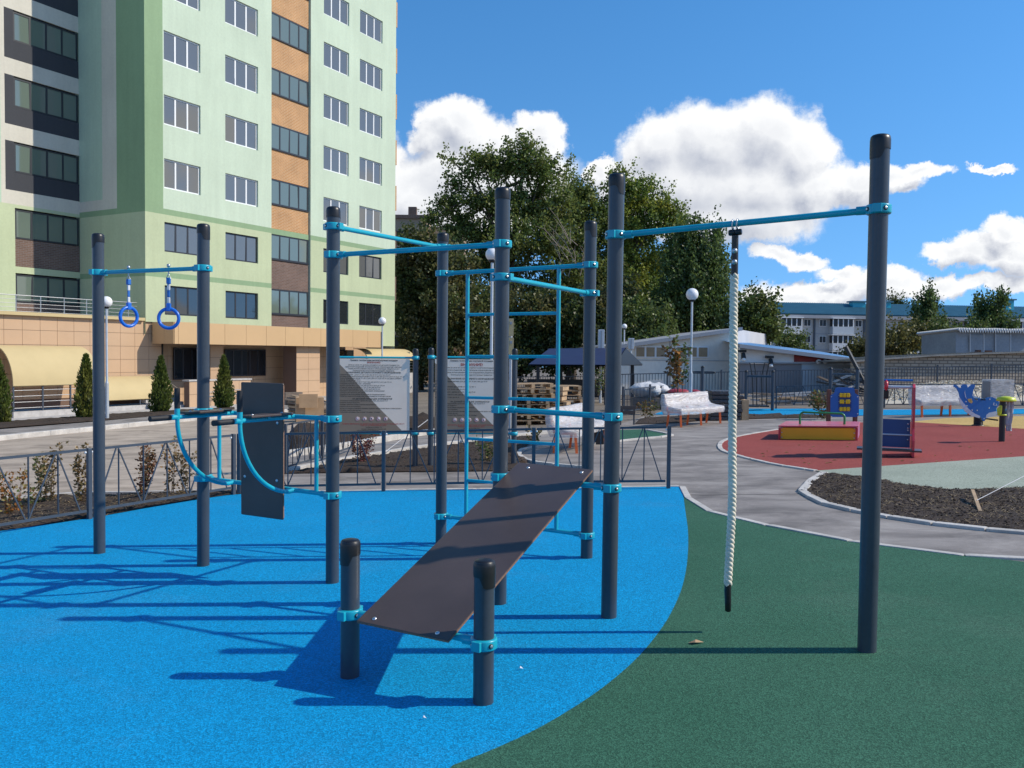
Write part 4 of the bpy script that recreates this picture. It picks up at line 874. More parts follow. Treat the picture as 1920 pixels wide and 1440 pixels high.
for t, b, w in low:
    place_window(FB_, s30+.02, -.03, w+.02, t-.06, M['dframe'], M['glassg'], 4, -.08, False)
    mb = MB(); mb.box(FB_.pt(s30/2, -.10, (b+w)/2), -s30, .14, w-b, dW, nW); mb.build('loggia_brickwork', M['brick_b'], tower)
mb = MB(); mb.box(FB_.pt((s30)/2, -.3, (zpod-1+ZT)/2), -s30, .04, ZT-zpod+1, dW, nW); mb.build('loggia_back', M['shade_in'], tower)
for t, b, w in rows:                                        # the far neighbour loggia on the left, cut by the frame
    mb = MB(); mb.box(FB_.pt(r_s(1)-1.2, .02, (t+w)/2-.1), 2.4, .05, t-w, dW, nW); mb.build('loggia_edge', M['brick_b'], tower)
# bays round the far corner
for k in range(NR):
    zt = h0+k*PITCHZ+lh
    mb = MB(); mb.box(FR.pt(sEnd+.3, -.9, zt-lw/2), .5, .9, lw, dW, nW); mb.build('bay_window', M['glassd'], tower)
    mb = MB(); mb.box(FR.pt(sEnd+.3, -.85, zt+(PITCHZ-lw)/2), .6, 1., PITCHZ-lw, dW, nW); mb.build('bay_brickwork', M['brick_o'] if k > 1 else M['brick_b'], tower)
mb = MB(); mb.box(FR.pt(sEnd/2, -6, ZT+.1), sEnd+.4, 12.4, .3, dW, nW); mb.build('roof', M['conc'], tower)
mb = MB(); mb.quad(FR.pt(sEnd, 0, zbot-4), FR.pt(sEnd, -12, zbot-4), FR.pt(sEnd, -12, ZT), FR.pt(sEnd, 0, ZT)); mb.quad(FR.pt(0, -12, zbot-4), FR.pt(sEnd, -12, zbot-4), FR.pt(sEnd, -12, ZT), FR.pt(0, -12, ZT)); mb.build('rear_wall', M['mint'], tower, recalc=False)
mb = MB(); mb.quad(FR.pt(FR.s(716), 0, FR.z(730, 649)), FR.pt(sEnd, 0, FR.z(730, 649)), FR.pt(sEnd, 0, zbot), FR.pt(FR.s(716), 0, zbot)); mb.build('wall_foot', M['ygreen'], tower, recalc=False)

# ---- podium with tiled front, railing, canopy band, entrance
pod = thing('entrance_podium', 'beige tiled ground floor podium below the green tower', 'building', FR.pt(-4, 0, gz(*FR.pt(-4, 0, 0)[:2])))
gl = lambda s, o=0.: gz(*FR.pt(s, o, 0)[:2])
PO = -.06; sP0 = FR.s(-230); sP1 = FR.s(307); tw, thh = .80, (FR.z(230, 603.7)-FR.z(230, 703))/4
mb = MB(); mb.box(FR.pt((sP0+sP1)/2, PO-.18, (zpod-4)/2+zpod/2), sP1-sP0, .2, 4., dW, nW); mb.build('backing_wall', M['joint'], pod)
tile_me = None
def tiles(s0, s1, zt, zb_, o, parent, tw=tw, th_=thh, m_='tile', nm='tile'):
    n_ = max(1, round((s1-s0)/tw)); w = (s1-s0)/n_; k = 0; zz = zt; me = None
    while zz-zb_ > .12:
        h = min(th_, zz-zb_)
        if h < th_-.01 or me is None:
            t_ = MB(); t_.box((0, 0, 0), w-.014, .03, h-.014); q = t_.build(nm, M[m_], parent, local=True); me = q.data; q.location = FR.pt(s0+w/2, o, zz-h/2)-parent.location; q.rotation_euler = (0, 0, ROTW); st = 1
        else: st = 0
        for i in range(st, n_): inst(me, nm, parent, FR.pt(s0+w*(i+.5), o, zz-h/2)-parent.location, (0, 0, ROTW))
        zz -= h
tiles(sP0, sP1, zpod, zpod-3.6, PO-.065, pod)
mb = MB(); mb.box(FR.pt((sP0+FR.s(270))/2, PO-.1, zpod+.06), FR.s(270)-sP0, .5, .14, dW, nW); mb.build('coping', M['awning'], pod)
mb = MB(); mb.quad(FR.pt(sP0, PO, zpod-.02), FR.pt(0, PO, zpod-.02), FR.pt(0, -SX_, zpod-.02), FR.pt(sP0, -SX_, zpod-.02)); mb.build('terrace', M['conc'], pod, recalc=False)
rl = thing('terrace_railing', 'thin steel railing on top of the beige podium', 'railing', FR.pt(-4, PO-.3, zpod))
hr = FR.z(38, 552)-FR.z(38, 590); s_ = FR.s(-200); step = FR.s(130)-FR.s(86)
s_ = FR.s(86)-6*step
while s_ < FR.s(262):
    mb = MB(); mb.tube([FR.pt(s_, PO-.3, zpod), FR.pt(s_, PO-.3, zpod+hr)], .022, 8); mb.build('post', M['steel'], rl); s_ += step
for i in range(5):
    mb = MB(); z_ = zpod+hr*(1-i*.2); mb.tube([FR.pt(FR.s(86)-6*step, PO-.3, z_), FR.pt(FR.s(266), PO-.3, z_)], .02 if i == 0 else .012, 8); mb.build('rail', M['steel'], rl)
# canopy band
PB = 1.55; sK = FR.s(327, 620, PB); zB1, zB0 = FR.z(327, 604, PB)+.02, FR.z(327, 644.5, PB); sKe = FR.s(714, 640, PB)
mb = MB(); mb.box(FR.pt((sK+sKe)/2+.01, PB/2-.03, (zB0+zB1)/2), sKe-sK-.02, PB-.08, zB1-zB0-.01, dW, nW); bandc = mb.build('canopy_core', M['joint'], pod)
pw_ = FR.s(461.7, 620, PB)-FR.s(421.7, 620, PB); ss = FR.s(421.7, 620, PB)
while ss-pw_ > sK+.1: ss -= pw_
edges = [sK]+[ss+i*pw_ for i in range(40) if ss+i*pw_ < sKe-.1]+[sKe]
for a, b in zip(edges, edges[1:]):
    mb = MB(); mb.box(FR.pt((a+b)/2, PB-.015, (zB0+zB1)/2), b-a-.016, .03, zB1-zB0, dW, nW); mb.build('canopy_panel', M['ochre'], pod)
for a, b in ((0, PB*.55), (PB*.55, PB-.03)):
    mb = MB(); mb.box(FR.pt(sK-.015, (a+b)/2, (zB0+zB1)/2), .03, b-a-.014, zB1-zB0, dW, nW); mb.build('canopy_panel', M['ochre'], pod)
# entrance under the canopy
EO = -.95; se0, se1 = sP1, FR.s(752)
mb = MB(); mb.box(FR.pt((se0+se1)/2, EO-.15, zB0-2.2), se1-se0, .2, 4.6, dW, nW); mb.build('entrance_wall', M['joint'], pod)
tiles(se0, se1, zB0+.05, zB0-3.2, EO-.035, pod, 1.0, .66)
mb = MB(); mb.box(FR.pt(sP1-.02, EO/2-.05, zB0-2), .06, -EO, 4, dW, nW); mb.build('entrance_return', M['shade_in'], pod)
def glazing(u0, u1, v0, v1, o, npan, nm):
    a, b = FR.s(u0, 680, o), FR.s(u1, 680, o); zt, zb_ = FR.z(u0, v0, o), FR.z(u0, v1, o); w, h = b-a, zt-zb_
    win = window_proto(w, h, M['dframe'], M['glassd'], npan, pod, False, .06); win.name = nm; win.location = FR.pt((a+b)/2, o+.02, (zt+zb_)/2)-pod.location; win.rotation_euler = (0, 0, ROTW)
glazing(325, 376, 652, 712, EO+.05, 3, 'entrance_door'); glazing(421, 497, 655, 706, EO+.05, 5, 'shop_window'); glazing(630, 662, 656, 700, EO+.05, 2, 'shop_window')
a, b = FR.s(556, 700, 1.1), FR.s(600, 700, 1.1)
mb = MB(); mb.box(FR.pt((a+b)/2, .55, zB0-2.0), b-a-.04, 1.0, 4., dW, nW); mb.build('pier', M['joint'], pod); tiles(a, b, zB0-.01, zB0-3.3, 1.08, pod, .9, .66)
for u0, u1, o in ((394, 418, .2),):
    a, b = FR.s(u0, 700, o), FR.s(u1, 700, o); tiles(a, b, zB0-.01, zB0-3.2, o, pod, .7, .66); mb = MB(); mb.box(FR.pt((a+b)/2, o-.45, zB0-2.), b-a-.03, .8, 4, dW, nW); mb.build('pier', M['joint'], pod)
# stair wall in front of the entrance
WO = 2.2; a, b = FR.s(355, 740, WO), FR.s(470, 740, WO); zt = FR.z(355, 715, WO); zg = gl(a, WO)
mb = MB(); mb.box(FR.pt((a+b)/2, WO-.2, (zt+zg)/2-.1), b-a, .34, zt-zg+.1, dW, nW); mb.build('stair_wall', M['joint'], pod); tiles(a, b, zt-.02, zg, WO-.01, pod, .8, .62)
mb = MB(); mb.box(FR.pt((a+b)/2, WO-.2, zt+.03), b-a+.1, .5, .07, dW, nW); mb.build('stair_coping', M['conc'], pod)
mb = MB()
for i, z_ in enumerate((.55, .75)):
    mb.tube([FR.pt(a+.6, WO+.3, zg+z_), FR.pt(b, WO+.3, zg+z_+.12)], .018, 6)
for i in range(5): s_ = a+.6+(b-a-.6)*i/4; mb.tube([FR.pt(s_, WO+.3, zg), FR.pt(s_, WO+.3, zg+.77+.03*i)], .018, 6)
mb.build('handrail', M['steel'], pod)
for i in range(4):
    sa = FR.s(332, 740, WO); mb = MB(); mb.box(FR.pt(sa, WO-.55-.3*i, zg+.08+.15*i), 1.9, .32, .16, dW, nW); mb.build('step', M['conc'], pod)
mb = MB()
for s0_ in (FR.s(326, 720, WO), FR.s(343, 720, WO)):
    mb.tube([FR.pt(s0_, WO-.4, zg), FR.pt(s0_, WO-.4, zg+1.)], .02, 6); mb.tube([FR.pt(s0_, WO-1.5, zg+.6), FR.pt(s0_, WO-1.5, zg+1.55)], .02, 6); mb.tube([FR.pt(s0_, WO-.3, zg+.95), FR.pt(s0_, WO-1.6, zg+1.55)], .02, 6)
mb.build('stair_rail', M['steel'], pod)
# barrel awnings over the basement stairs
def awning(label, s0, s1, zt, zb_, p, plz):
    r0 = thing('barrel_awning', label, 'awning', FR.pt(s0, p, gl(s0, p)), 'cream barrel awnings'); K_ = 14
    prof = [(p*math.sin(math.pi/2*i/K_)**.9, zb_+(zt-zb_)*math.cos(math.pi/2*i/K_)) for i in range(K_+1)]
    mb = MB(); vs_ = []
    for th_ in (0, .05):
        for s_ in (s0, s1): vs_ += [FR.pt(s_, max(o-th_, 0.001), z-th_*.6) for o, z in prof]
    n_ = K_+1; mb.add(vs_, [(i, i+1, n_+i+1, n_+i) for i in range(K_)]+[(2*n_+i, 3*n_+i, 3*n_+i+1, 2*n_+i+1) for i in range(K_)], 0, True)
    mb.add(vs_, [(i, 2*n_+i, 2*n_+i+1, i+1) for i in range(K_)]+[(n_+i, n_+i+1, 3*n_+i+1, 3*n_+i) for i in range(K_)]+[(K_, n_+K_, 3*n_+K_, 2*n_+K_)], 0)
    mb.build('roof_sheet', M['awning'], r0, recalc=False)
    g_ = gl((s0+s1)/2, p); mb = MB(); mb.box(FR.pt((s0+s1)/2, p-.12, (g_-.4+plz)/2), s1-s0, .24, plz-g_+.4, dW, nW); mb.build('plinth', M['conc'], r0)
    n2 = max(2, int((s1-s0)/1.2))
    for i in range(n2+1):
        s_ = s0+.05+(s1-s0-.1)*i/n2; mb = MB(); mb.box(FR.pt(s_, p-.1, (plz+zb_)/2), .06, .06, zb_-plz+.1, dW, nW); mb.build('post', M['fence'], r0)
    for j in range(4):
        z_ = plz+(zb_-plz)*(j+.6)/4.4
        if zb_-plz > .5: mb = MB(); mb.tube([FR.pt(s0, p-.1, z_), FR.pt(s1, p-.1, z_)], .014, 6); mb.build('rail', M['steel'], r0)
p1 = 1.5; awning('long cream barrel awning at the far left below the terrace railing', FR.s(25, 722, p1), FR.s(145, 650), FR.z(100, 648.5), FR.z(90, 722, p1), p1, FR.z(60, 771, p1))
p2 = 1.3; awning('shorter low cream awning between the lamp and a thuja', FR.s(203, 748, p2), FR.s(289, 706), FR.z(250, 705), FR.z(250, 748.5, p2), p2, FR.z(250, 760.5, p2))
awning('small cream awning at the right end of the tower, above the rules board', FR.s(690, 665, 1.2), FR.s(752, 655), FR.z(720, 654), FR.z(720, 676, 1.2), 1.2, FR.z(720, 700, 1.2))
# ------------------------------------------------------------------ background buildings
X1, Y1 = Vector((1, 0, 0)), Vector((0, -1, 0))
def FX(u, y): return Fr(V(A(u, 668, y).x, y, 0), X1, Y1)      # a wall facing the viewer at distance y
def wall_poly(mb, pts, y, t=.2, mi=0): mb.prism([A(u, v, y) for u, v in pts], (0, t, 0), mi)
M['panel_wall'] = mat('grey_panel_concrete', (.46, .445, .42), .9, var=(.25, .14), var2=(3., .1)); M['blueroof'] = mat('blue_green_metal_roof', (.045, .15, .21), .45, var=(1., .12)); M['whitep'] = mat('white_balcony_panel', (.62, .63, .64), .6, var=(2., .08)); M['pglass'] = mat('far_glass', (.022, .025, .03), .25, spec=.35)
M['hall'] = mat('pale_grey_plaster', (.80, .74, .64), .9, var=(.4, .1), var2=(5., .08), bump=(30., .2, .01)); M['hallw'] = mat('white_plaster', (.86, .84, .81), .85, var=(.6, .1)); M['hallg'] = mat('grey_plaster', (.25, .24, .245), .85, var=(.6, .1)); M['hallb'] = mat('pale_blue_plaster', (.50, .545, .58), .85, var=(.6, .08)); M['hallr'] = mat('red_siding', (.30, .035, .03), .6, var=(2., .2)); M['hroof'] = mat('blue_metal_sheet', (.10, .24, .44), .45); M['hfas'] = mat('grey_metal_fascia', (.33, .34, .36), .5); M['curtain'] = mat('ochre_blind', (.30, .20, .10), .5, var=(3., .2), spec=.8)
M['brick_g'] = brickmat('pale_silicate_brick', (.46, .385, .30), (.38, .315, .245), (.17, .14, .11), .42, .15, .022, X1); M['slate'] = mat('weathered_slate', (.27, .26, .24), .9, var=(1.5, .25)); M['shed'] = mat('blue_grey_sheet_metal', (.27, .30, .33), .6, var=(1., .15), var2=(8., .1)); M['shedw'] = mat('bleached_corrugated_sheet', (.55, .57, .58), .5); M['rust'] = mat('rusty_patch', (.20, .09, .05), .9, var=(6., .4))
M['hallend_dimmed'] = mat('sun_dimmed_end_plaster', (.47, .475, .50), .85, var=(.6, .1)); M['farbeige'] = mat('far_beige_brick', (.42, .31, .22), .9, var=(.3, .08)); M['navy'] = mat('navy_metal_roof', (.026, .032, .075), .45, var=(1., .1))  # hall end: white plaster copy, its colour darkened to hold down the sunlight
# panel block
yb = 145.; blk = thing('panel_apartment_block', 'long grey panel apartment block with blue metal roof, far right', 'building', V(A(1690, 690, yb).x, yb, -2))
xl, xr = A(1440, 600, yb).x, A(2000, 600, yb).x; ze = A(1600, 592, yb).z; zr_ = A(1600, 571, yb).z
f = FX(1440, yb); W_ = xr-xl
mb = MB(); mb.box(V((xl+xr)/2, yb+6, ze/2-2), W_, 12, ze+4.); mb.build('wall', M['panel_wall'], blk)
mb = MB(); mb.prism([V(xl, yb-.6, ze), V(xl, yb+6.5, zr_+.4), V(xl, yb+13, ze)], (W_, 0, 0)); rf = mb.build('roof', M['blueroof'], blk)
mb = MB()
for i in range(150): x = xl+W_*i/150; mb.bar(V(x, yb-.55, ze+.12), V(x, yb+6.4, zr_+.5), .16, .12)
q = mb.build('roof_seams', M['blueroof'], blk); q['kind'] = 'stuff'
mb = MB(); mb.box(V((xl+xr)/2, yb-.45, ze-.35), W_, .5, .55); mb.build('cornice', M['hfas'], blk)
for u0, u1, v0, v1 in ((1600, 1624, 567, 586), (1660, 1675, 567, 586), (1903, 1925, 561, 584)):
    a, b = A(u0, v0, yb+4), A(u1, v1, yb+4); mb = MB(); mb.box(V((a.x+b.x)/2, yb+4.6, (a.z+b.z)/2), b.x-a.x, 1.4, a.z-b.z); cv = mb.build('roof_vent', M['teal'], blk); mb = MB(); mb.box(V((a.x+b.x)/2, yb+4.6, a.z+.1), b.x-a.x+.6, 2., .25); mb.build('vent_cap', M['blueroof'], blk)
items = [('b', 1448, 1489), ('w', 1497, 1511), ('w', 1527.5, 1541), ('b', 1548, 1589), ('w', 1597, 1611), ('w', 1637, 1650), ('w', 1697, 1709), ('b', 1716, 1752), ('w', 1765, 1778), ('w', 1795, 1809), ('b', 1816, 1856), ('w', 1865, 1879), ('w', 1897, 1910), ('b', 1918, 1958)]
zs_ = [A(1550, v, yb).z for v in (613, 600, 643.5, 630)]; st = zs_[0]-zs_[2]
for k in range(3):
    for kd, u0, u1 in items:
        a, b = A(u0, 600, yb).x, A(u1, 600, yb).x; zb_, zt = zs_[0]-k*st, zs_[1]-k*st; w = b-a
        if kd == 'w':
            mb = MB(); mb.box(V((a+b)/2, yb-.05, (zb_+zt)/2), w, .16, zt-zb_); wi = mb.build('window', M['wframe'], blk)
            for s_ in (-1, 1): mb = MB(); mb.box(V((a+b)/2+s_*w*.235, yb-.14, (zb_+zt)/2), w*.40, .04, (zt-zb_)*.86); mb.build('pane', M['pglass'], wi)
        else:
            mb = MB(); mb.box(V((a+b)/2, yb-.6, zb_-.62), w, 1.2, 1.2); ba = mb.build('balcony', M['whitep'] if (u0+k) % 3 else M['hallb'], blk)
            mb = MB(); mb.box(V((a+b)/2, yb-.55, (zb_+zt)/2+.05), w*.97, 1.0, zt-zb_); mb.build('glazing', M['pglass'], ba)
            mb = MB()
            for i in range(5): mb.box(V(a+w*(.02+.24*i), yb-1.09, (zb_+zt)/2), .16, .08, zt-zb_+.1)
            mb.build('glazing_bars', M['wframe'], ba); mb = MB(); mb.box(V((a+b)/2, yb-.6, zt+.2), w+.3, 1.5, .16); mb.build('balcony_roof', M['wframe'], ba)
    mb = MB(); mb.box(V((xl+xr)/2, yb-.02, zs_[0]-k*st-.75-.4), W_, .06, .12); mb.build('panel_joint', M['hfas'], blk)
for u in (1518, 1616, 1787): mb = MB(); x = A(u, 600, yb).x; mb.box(V(x, yb-.1, ze/2-2), .3, .2, ze+4); mb.build('downpipe', M['fence'], blk)
# beige block behind the trees
yk = 95.; fb = thing('far_brick_block', 'far beige brick apartment block behind the trees beside the tower', 'building', V(A(800, 660, yk).x, yk, -1.5))
a, b, c_ = A(738, 408, yk), A(800, 420, yk), A(864, 440, yk)
mb = MB(); mb.prism([V(a.x-4, yk, -3), V(b.x, yk, -3), V(b.x, yk, a.z), V(a.x-4, yk, a.z)], (0, 10, 0)); mb.build('wall', M['farbeige'], fb)
mb = MB(); mb.prism([V(b.x+.02, yk+2, -3), V(c_.x, yk+2, -3), V(c_.x, yk+2, b.z), V(b.x+.02, yk+2, b.z)], (0, 10, 0)); mb.build('wall', M['farbeige'], fb)
mb = MB(); mb.box(V(A(772, 400, yk).x, yk+1, a.z+.6), .9, .9, 1.4); mb.build('chimney', M['brick_b'], fb); mb = MB(); mb.box(V((a.x+b.x)/2-2, yk+.1, a.z+.1), b.x-a.x+4.4, .6, .4); mb.build('parapet', M['brick_b'], fb)
for j in range(5):
    for x in (a.x+.8, b.x+1.2, b.x+3.): mb = MB(); mb.box(V(x, yk-.02 if x < b.x else yk+1.98, a.z-2.2-j*2.9), 1.3, .12, 1.5); mb.build('window', M['pglass'], fb)
# pale hall
yh = 46.; hl = thing('pale_hall', 'single storey pale grey hall with sloping roof and ribbon windows', 'building', V(A(1280, 735, yh).x, yh, gz(12, yh)))
mb = MB(); wall_poly(mb, ((1150, 760), (1385, 760), (1385, 619), (1172, 645), (1150, 648)), yh, .3); mb.build('front_wall', M['hall'], hl)
a = A(1385, 617, yh); e = A(1470, 628, yh+14)
mb = MB(); mb.prism([V(a.x, yh+.02, -.6), V(a.x, yh+.02, a.z), V(e.x, yh+14, e.z), V(e.x, yh+14, -.6)], (-.2, 0, 0)); mb.build('end_wall', M['hallend_dimmed'], hl)
mb = MB(); l = A(1150, 646, yh); mb.prism([V(l.x, yh-.35, l.z-.25), V(a.x+.15, yh-.35, a.z-.08), V(a.x+.15, yh-.35, a.z+.1), V(l.x, yh-.35, l.z-.05)], (0, 15, 0)); mb.build('roof', M['hfas'], hl)
for u0, u1 in ((1190, 1247), (1267, 1328)):
    p, q = A(u0, 649, yh), A(u1, 671, yh); w, h = q.x-p.x, p.z-q.z; mb = MB(); mb.box(V((p.x+q.x)/2, yh-.02, (p.z+q.z)/2), w, .12, h); wi = mb.build('window', M['wframe'], hl)
    for i in range(3): mb = MB(); mb.box(V(p.x+w*(i+.5)/3, yh-.09, (p.z+q.z)/2), w/3*.80, .04, h*.80); mb.build('pane', M['curtain'], wi)
for u in (1255, 1150.): mb = MB(); x = A(u, 690, yh).x; mb.box(V(x, yh-.01, 1.), .04, .06, 3.6); mb.build('wall_joint', M['hfas'], hl)
mb = MB(); x0, x1 = l.x, a.x; mb.box(V((x0+x1)/2, yh-.01, A(1300, 676, yh).z), x1-x0, .05, .03); mb.build('wall_joint', M['hfas'], hl)
# annex
ya = 44.; an = thing('annex_building', 'low white and grey annex with blue sloping roof and red gable strip', 'building', V(A(1500, 740, ya).x, ya, gz(15, ya)))
mb = MB(); wall_poly(mb, ((1386, 680), (1640, 680.5), (1640, 678), (1560, 667.5), (1386, 646)), ya, .3); mb.build('upper_wall', M['hallw'], an)
mb = MB(); wall_poly(mb, ((1386, 770), (1503, 770), (1503, 682), (1386, 682)), ya-.02, .3); mb.build('grey_wall', M['hallg'], an)
mb = MB(); wall_poly(mb, ((1503.2, 770), (1640, 770), (1640, 683), (1503.2, 682)), ya-.02, .3); mb.build('blue_wall', M['hallb'], an)
mb = MB(); wall_poly(mb, ((1489, 678.5), (1600, 678.5), (1580, 671), (1489, 661)), ya-.06, .05); mb.build('red_siding', M['hallr'], an)
mb = MB(); wall_poly(mb, ((1384, 681.5), (1640, 682.5), (1640, 680), (1384, 679)), ya-.16, .2); mb.build('ledge', M['hfas'], an)
mb = MB(); wall_poly(mb, ((1384, 652), (1645, 684), (1645, 677), (1384, 645)), ya-.6, .3); mb.build('fascia', M['hfas'], an)
p0, p1_ = A(1384, 645, ya-.6), A(1645, 677, ya-.6); mb = MB(); mb.add([p0, p1_, p1_+Vector((0, 7, .5)), p0+Vector((0, 7, .5))], [(0, 1, 2, 3)]); mb.build('roof', M['hroof'], an)
for u, v in ((1391, 662), (1443, 673)):
    c = A(u, v, ya-.3); mb = MB(); mb.box(c+Vector((0, .15, .1)), .35, .3, .12); mb.tube([c, c+Vector((0, -.1, -.28))], [.1, .13], 10); lo = mb.build('wall_lamp', M['black'], an); mb = MB(); mb.tube([c+Vector((0, -.1, -.27)), c+Vector((0, -.14, -.4))], .1, 10); mb.build('lamp_lens', M['white'], lo)
for u, v in ((1535, 678), (1548, 678)): mb = MB(); mb.ball(A(u, v, ya-.25), .13); mb.build('wall_lamp', M['white'], an)
# garages with brick back wall, sheet metal shed
yg = 41.; ga = thing('brick_garages', 'low pale brick garage wall with wavy slate edge on top', 'building', V(A(1790, 745, yg).x, yg, gz(20, yg)))
mb = MB(); wall_poly(mb, ((1590, 780), (2000, 780), (2000, 659), (1920, 661), (1750, 667), (1660, 673), (1590, 678)), yg, .4); mb.build('wall', M['brick_g'], ga)
mb = MB(); top = [(1590, 676), (1660, 671), (1750, 665.5), (1920, 659.5), (2000, 657.5)]
for (u0, v0), (u1, v1) in zip(top, top[1:]):
    n_ = max(2, int((u1-u0)/6))
    for i in range(n_):
        t = (i+.5)/n_; c = A(u0+(u1-u0)*t, v0+(v1-v0)*t, yg-.2); mb.bar(c+Vector((0, 0, -.02)), c+Vector((0, 5, -.1)), .10, .07)
q = mb.build('slate_corrugations', M['slate'], ga); q['kind'] = 'stuff'
mb = MB()
for (u0, v0), (u1, v1) in zip(top, top[1:]): a, b = A(u0, v0, yg-.25), A(u1, v1, yg-.25); mb.add([a, b, b+Vector((0, 6, -.15)), a+Vector((0, 6, -.15)), a-Vector((0, 0, .06)), b-Vector((0, 0, .06))], [(0, 1, 2, 3), (4, 5, 1, 0)])
mb.build('slate_roof', M['slate'], ga, recalc=False)
ys = 58.; sh = thing('metal_shed', 'blue grey sheet metal shed with wavy white roof above the garages', 'shed', V(A(1860, 670, ys).x, ys, 1.))
mb = MB(); wall_poly(mb, ((1788, 690), (1960, 690), (1960, 621), (1788, 621)), ys, 4); mb.build('wall', M['shed'], sh)
for u0, u1, v0, v1, m_ in ((1817, 1842, 628, 660, 'shed'), (1868, 1896, 627, 660, 'shed'), (1825, 1838, 656, 662, 'rust'), (1846, 1860, 657, 662, 'rust')):
    mb = MB(); wall_poly(mb, ((u0, v1), (u1, v1), (u1, v0), (u0, v0)), ys-.1, .08); mb.build('door' if m_ == 'shed' else 'rust_patch', M[m_], sh)
for u in (1816, 1843.5, 1867, 1897): mb = MB(); wall_poly(mb, ((u-.6, 660), (u+.8, 660), (u+.8, 625), (u-.6, 625)), ys-.14, .05); mb.build('frame_strip', M['shedw'], sh)
mb = MB(); vs_ = []
for i in range(141): x = A(1784+(1962-1784)*i/140, 620, ys).x; z = A(1860, 619, ys).z+.13*math.sin(i*1.6); vs_ += [V(x, ys-.5, z), V(x, ys+4.4, z-.2), V(x, ys-.5, z-.1)]
mb.add(vs_, [(3*i, 3*i+3, 3*i+4, 3*i+1) for i in range(140)]+[(3*i+2, 3*i+5, 3*i+3, 3*i) for i in range(140)], 0, True); mb.build('corrugated_roof', M['shedw'], sh, recalc=False)
# gazebo
yz = 35.; gb = thing('gazebo', 'dark gazebo with navy blue gable roof behind the ladder', 'gazebo', V(A(1090, 740, yz).x, yz, gz(4, yz)))
fl_, rl_, rr_, fr_ = A(991, 683, yz), A(1030, 653.5, yz+1.6), A(1173, 652, yz+1.6), A(1152, 684, yz); bk_l, bk_r = fl_+Vector((1.2, 3.4, 0)), V(A(1205, 683, yz+3.2))
mb = MB(); mb.add([fl_, fr_, rr_, rl_, bk_r, bk_l], [(0, 1, 2, 3), (3, 2, 4, 5), (0, 3, 5)]); mb.build('roof', M['navy'], gb, recalc=False)
mb = MB(); dn = Vector((0, 0, -.06)); mb.add([p+dn for p in (fl_, fr_, rr_, rl_, bk_r, bk_l)], [(0, 1, 2, 3), (3, 2, 4, 5)]); mb.build('roof_boards', M['black'], gb, recalc=False)
mb = MB(); mb.add([fr_+V(.02, 0, -.02), rr_+V(.02, 0, -.02), bk_r+V(.02, 0, -.02)], [(0, 1, 2)]); mb.build('gable', M['black'], gb, recalc=False)
for p in (fl_+V(.4, .3, 0), fr_+V(-.3, .3, 0), bk_r+V(-.5, -.3, 0), bk_l+V(.3, -.3, 0)): mb = MB(); g_ = gz(p.x, p.y); mb.bar(V(p.x, p.y, g_), V(p.x, p.y, p.z+.1), .14); mb.build('post', M['black'], gb)
mb = MB(); mb.box(V((fl_.x+fr_.x)/2, yz+3.2, gz(4, yz)+.55), fr_.x-fl_.x, .05, .8); mb.build('back_boards', M['black'], gb)
for u, y in ((1127, 37.), (1183, 44.5)):
    a, b = A(u-5.5, 618 if u < 1150 else 634, y), A(u+5.5, 655, y); r0 = thing('duct', 'silver duct standing above the blue gazebo roof' if u < 1150 else 'silver duct at the left end of the pale hall', 'duct', V((a.x+b.x)/2, y, gz(a.x, y)))
    mb = MB(); mb.box(V((a.x+b.x)/2, y, (a.z+b.z)/2), b.x-a.x, .22, a.z-b.z); mb.build('box', M['grey_metal'], r0, bevel=.02); mb = MB(); mb.tube([V((a.x+b.x)/2, y, gz(a.x, y)), V((a.x+b.x)/2, y, b.z)], .06, 8); mb.build('pole', M['grey_metal'], r0); mb = MB(); mb.box(V((a.x+b.x)/2, y-.12, (a.z+b.z)/2), .05, .03, (a.z-b.z)*.9); mb.build('seam', M['hfas'], r0)
# far picket fence
def picket(label, P, Q, h, step=.13, postev=2.5, zb=.12, t=.022):
    r0 = thing('picket_fence', label, 'fence', V(P.x, P.y, gz(P.x, P.y))); L = (Q-P).length; d = (Q-P)/L; d = Vector((d.x, d.y, 0)).normalized(); at = lambda s_: V((P+d*s_).x, (P+d*s_).y, gz((P+d*s_).x, (P+d*s_).y))
    n_ = max(1, round(L/postev))
    for i in range(n_+1): p = at(L*i/n_); mb = MB(); mb.box(p+UP*(h/2+.05), .06, .06, h+.1, d); mb.build('post', M['fence'], r0)
    for i in range(n_):
        a, b = at(L*i/n_), at(L*(i+1)/n_)
        for z in (zb, h): mb = MB(); mb.bar(a+UP*z, b+UP*z, .03, .035); mb.build('rail', M['fence'], r0)
        m_ = int((b-a).length/step); mb = MB()
        for j in range(1, m_): q = lerp(a, b, j/m_); mb.bar(q+UP*zb, q+UP*h, t)
        o = mb.build('pickets', M['fence'], r0); o['kind'] = 'stuff'
yp = 37.5; hp = A(1500, 695, yp).z-gz(12, yp)
picket('dark metal picket fence in front of the pale hall and garages', V(A(1150, 700, yp).x, yp, 0), V(A(1960, 700, yp).x, yp, 0), hp)
picket('dark picket fence in deep shade behind the gazebo', V(A(960, 700, 41).x, 41, 0), V(A(1148, 700, 38).x, 38, 0), hp*.95)
picket('short slanting picket fence left of the first wrapped bench', G(1168, 779), G(1262, 764), .85, .12, 2.)
fence_run('far low zigzag fence between blue strip and debris', gp((1455, 766), (1555, 765), (1655, 764.5)), .8, .12, bw=.02)
fence_run('far low zigzag fence in front of the pebble heap', gp((1658, 764.5), (1765, 766), (1880, 767), (1990, 767)), .8, .12, bw=.02)

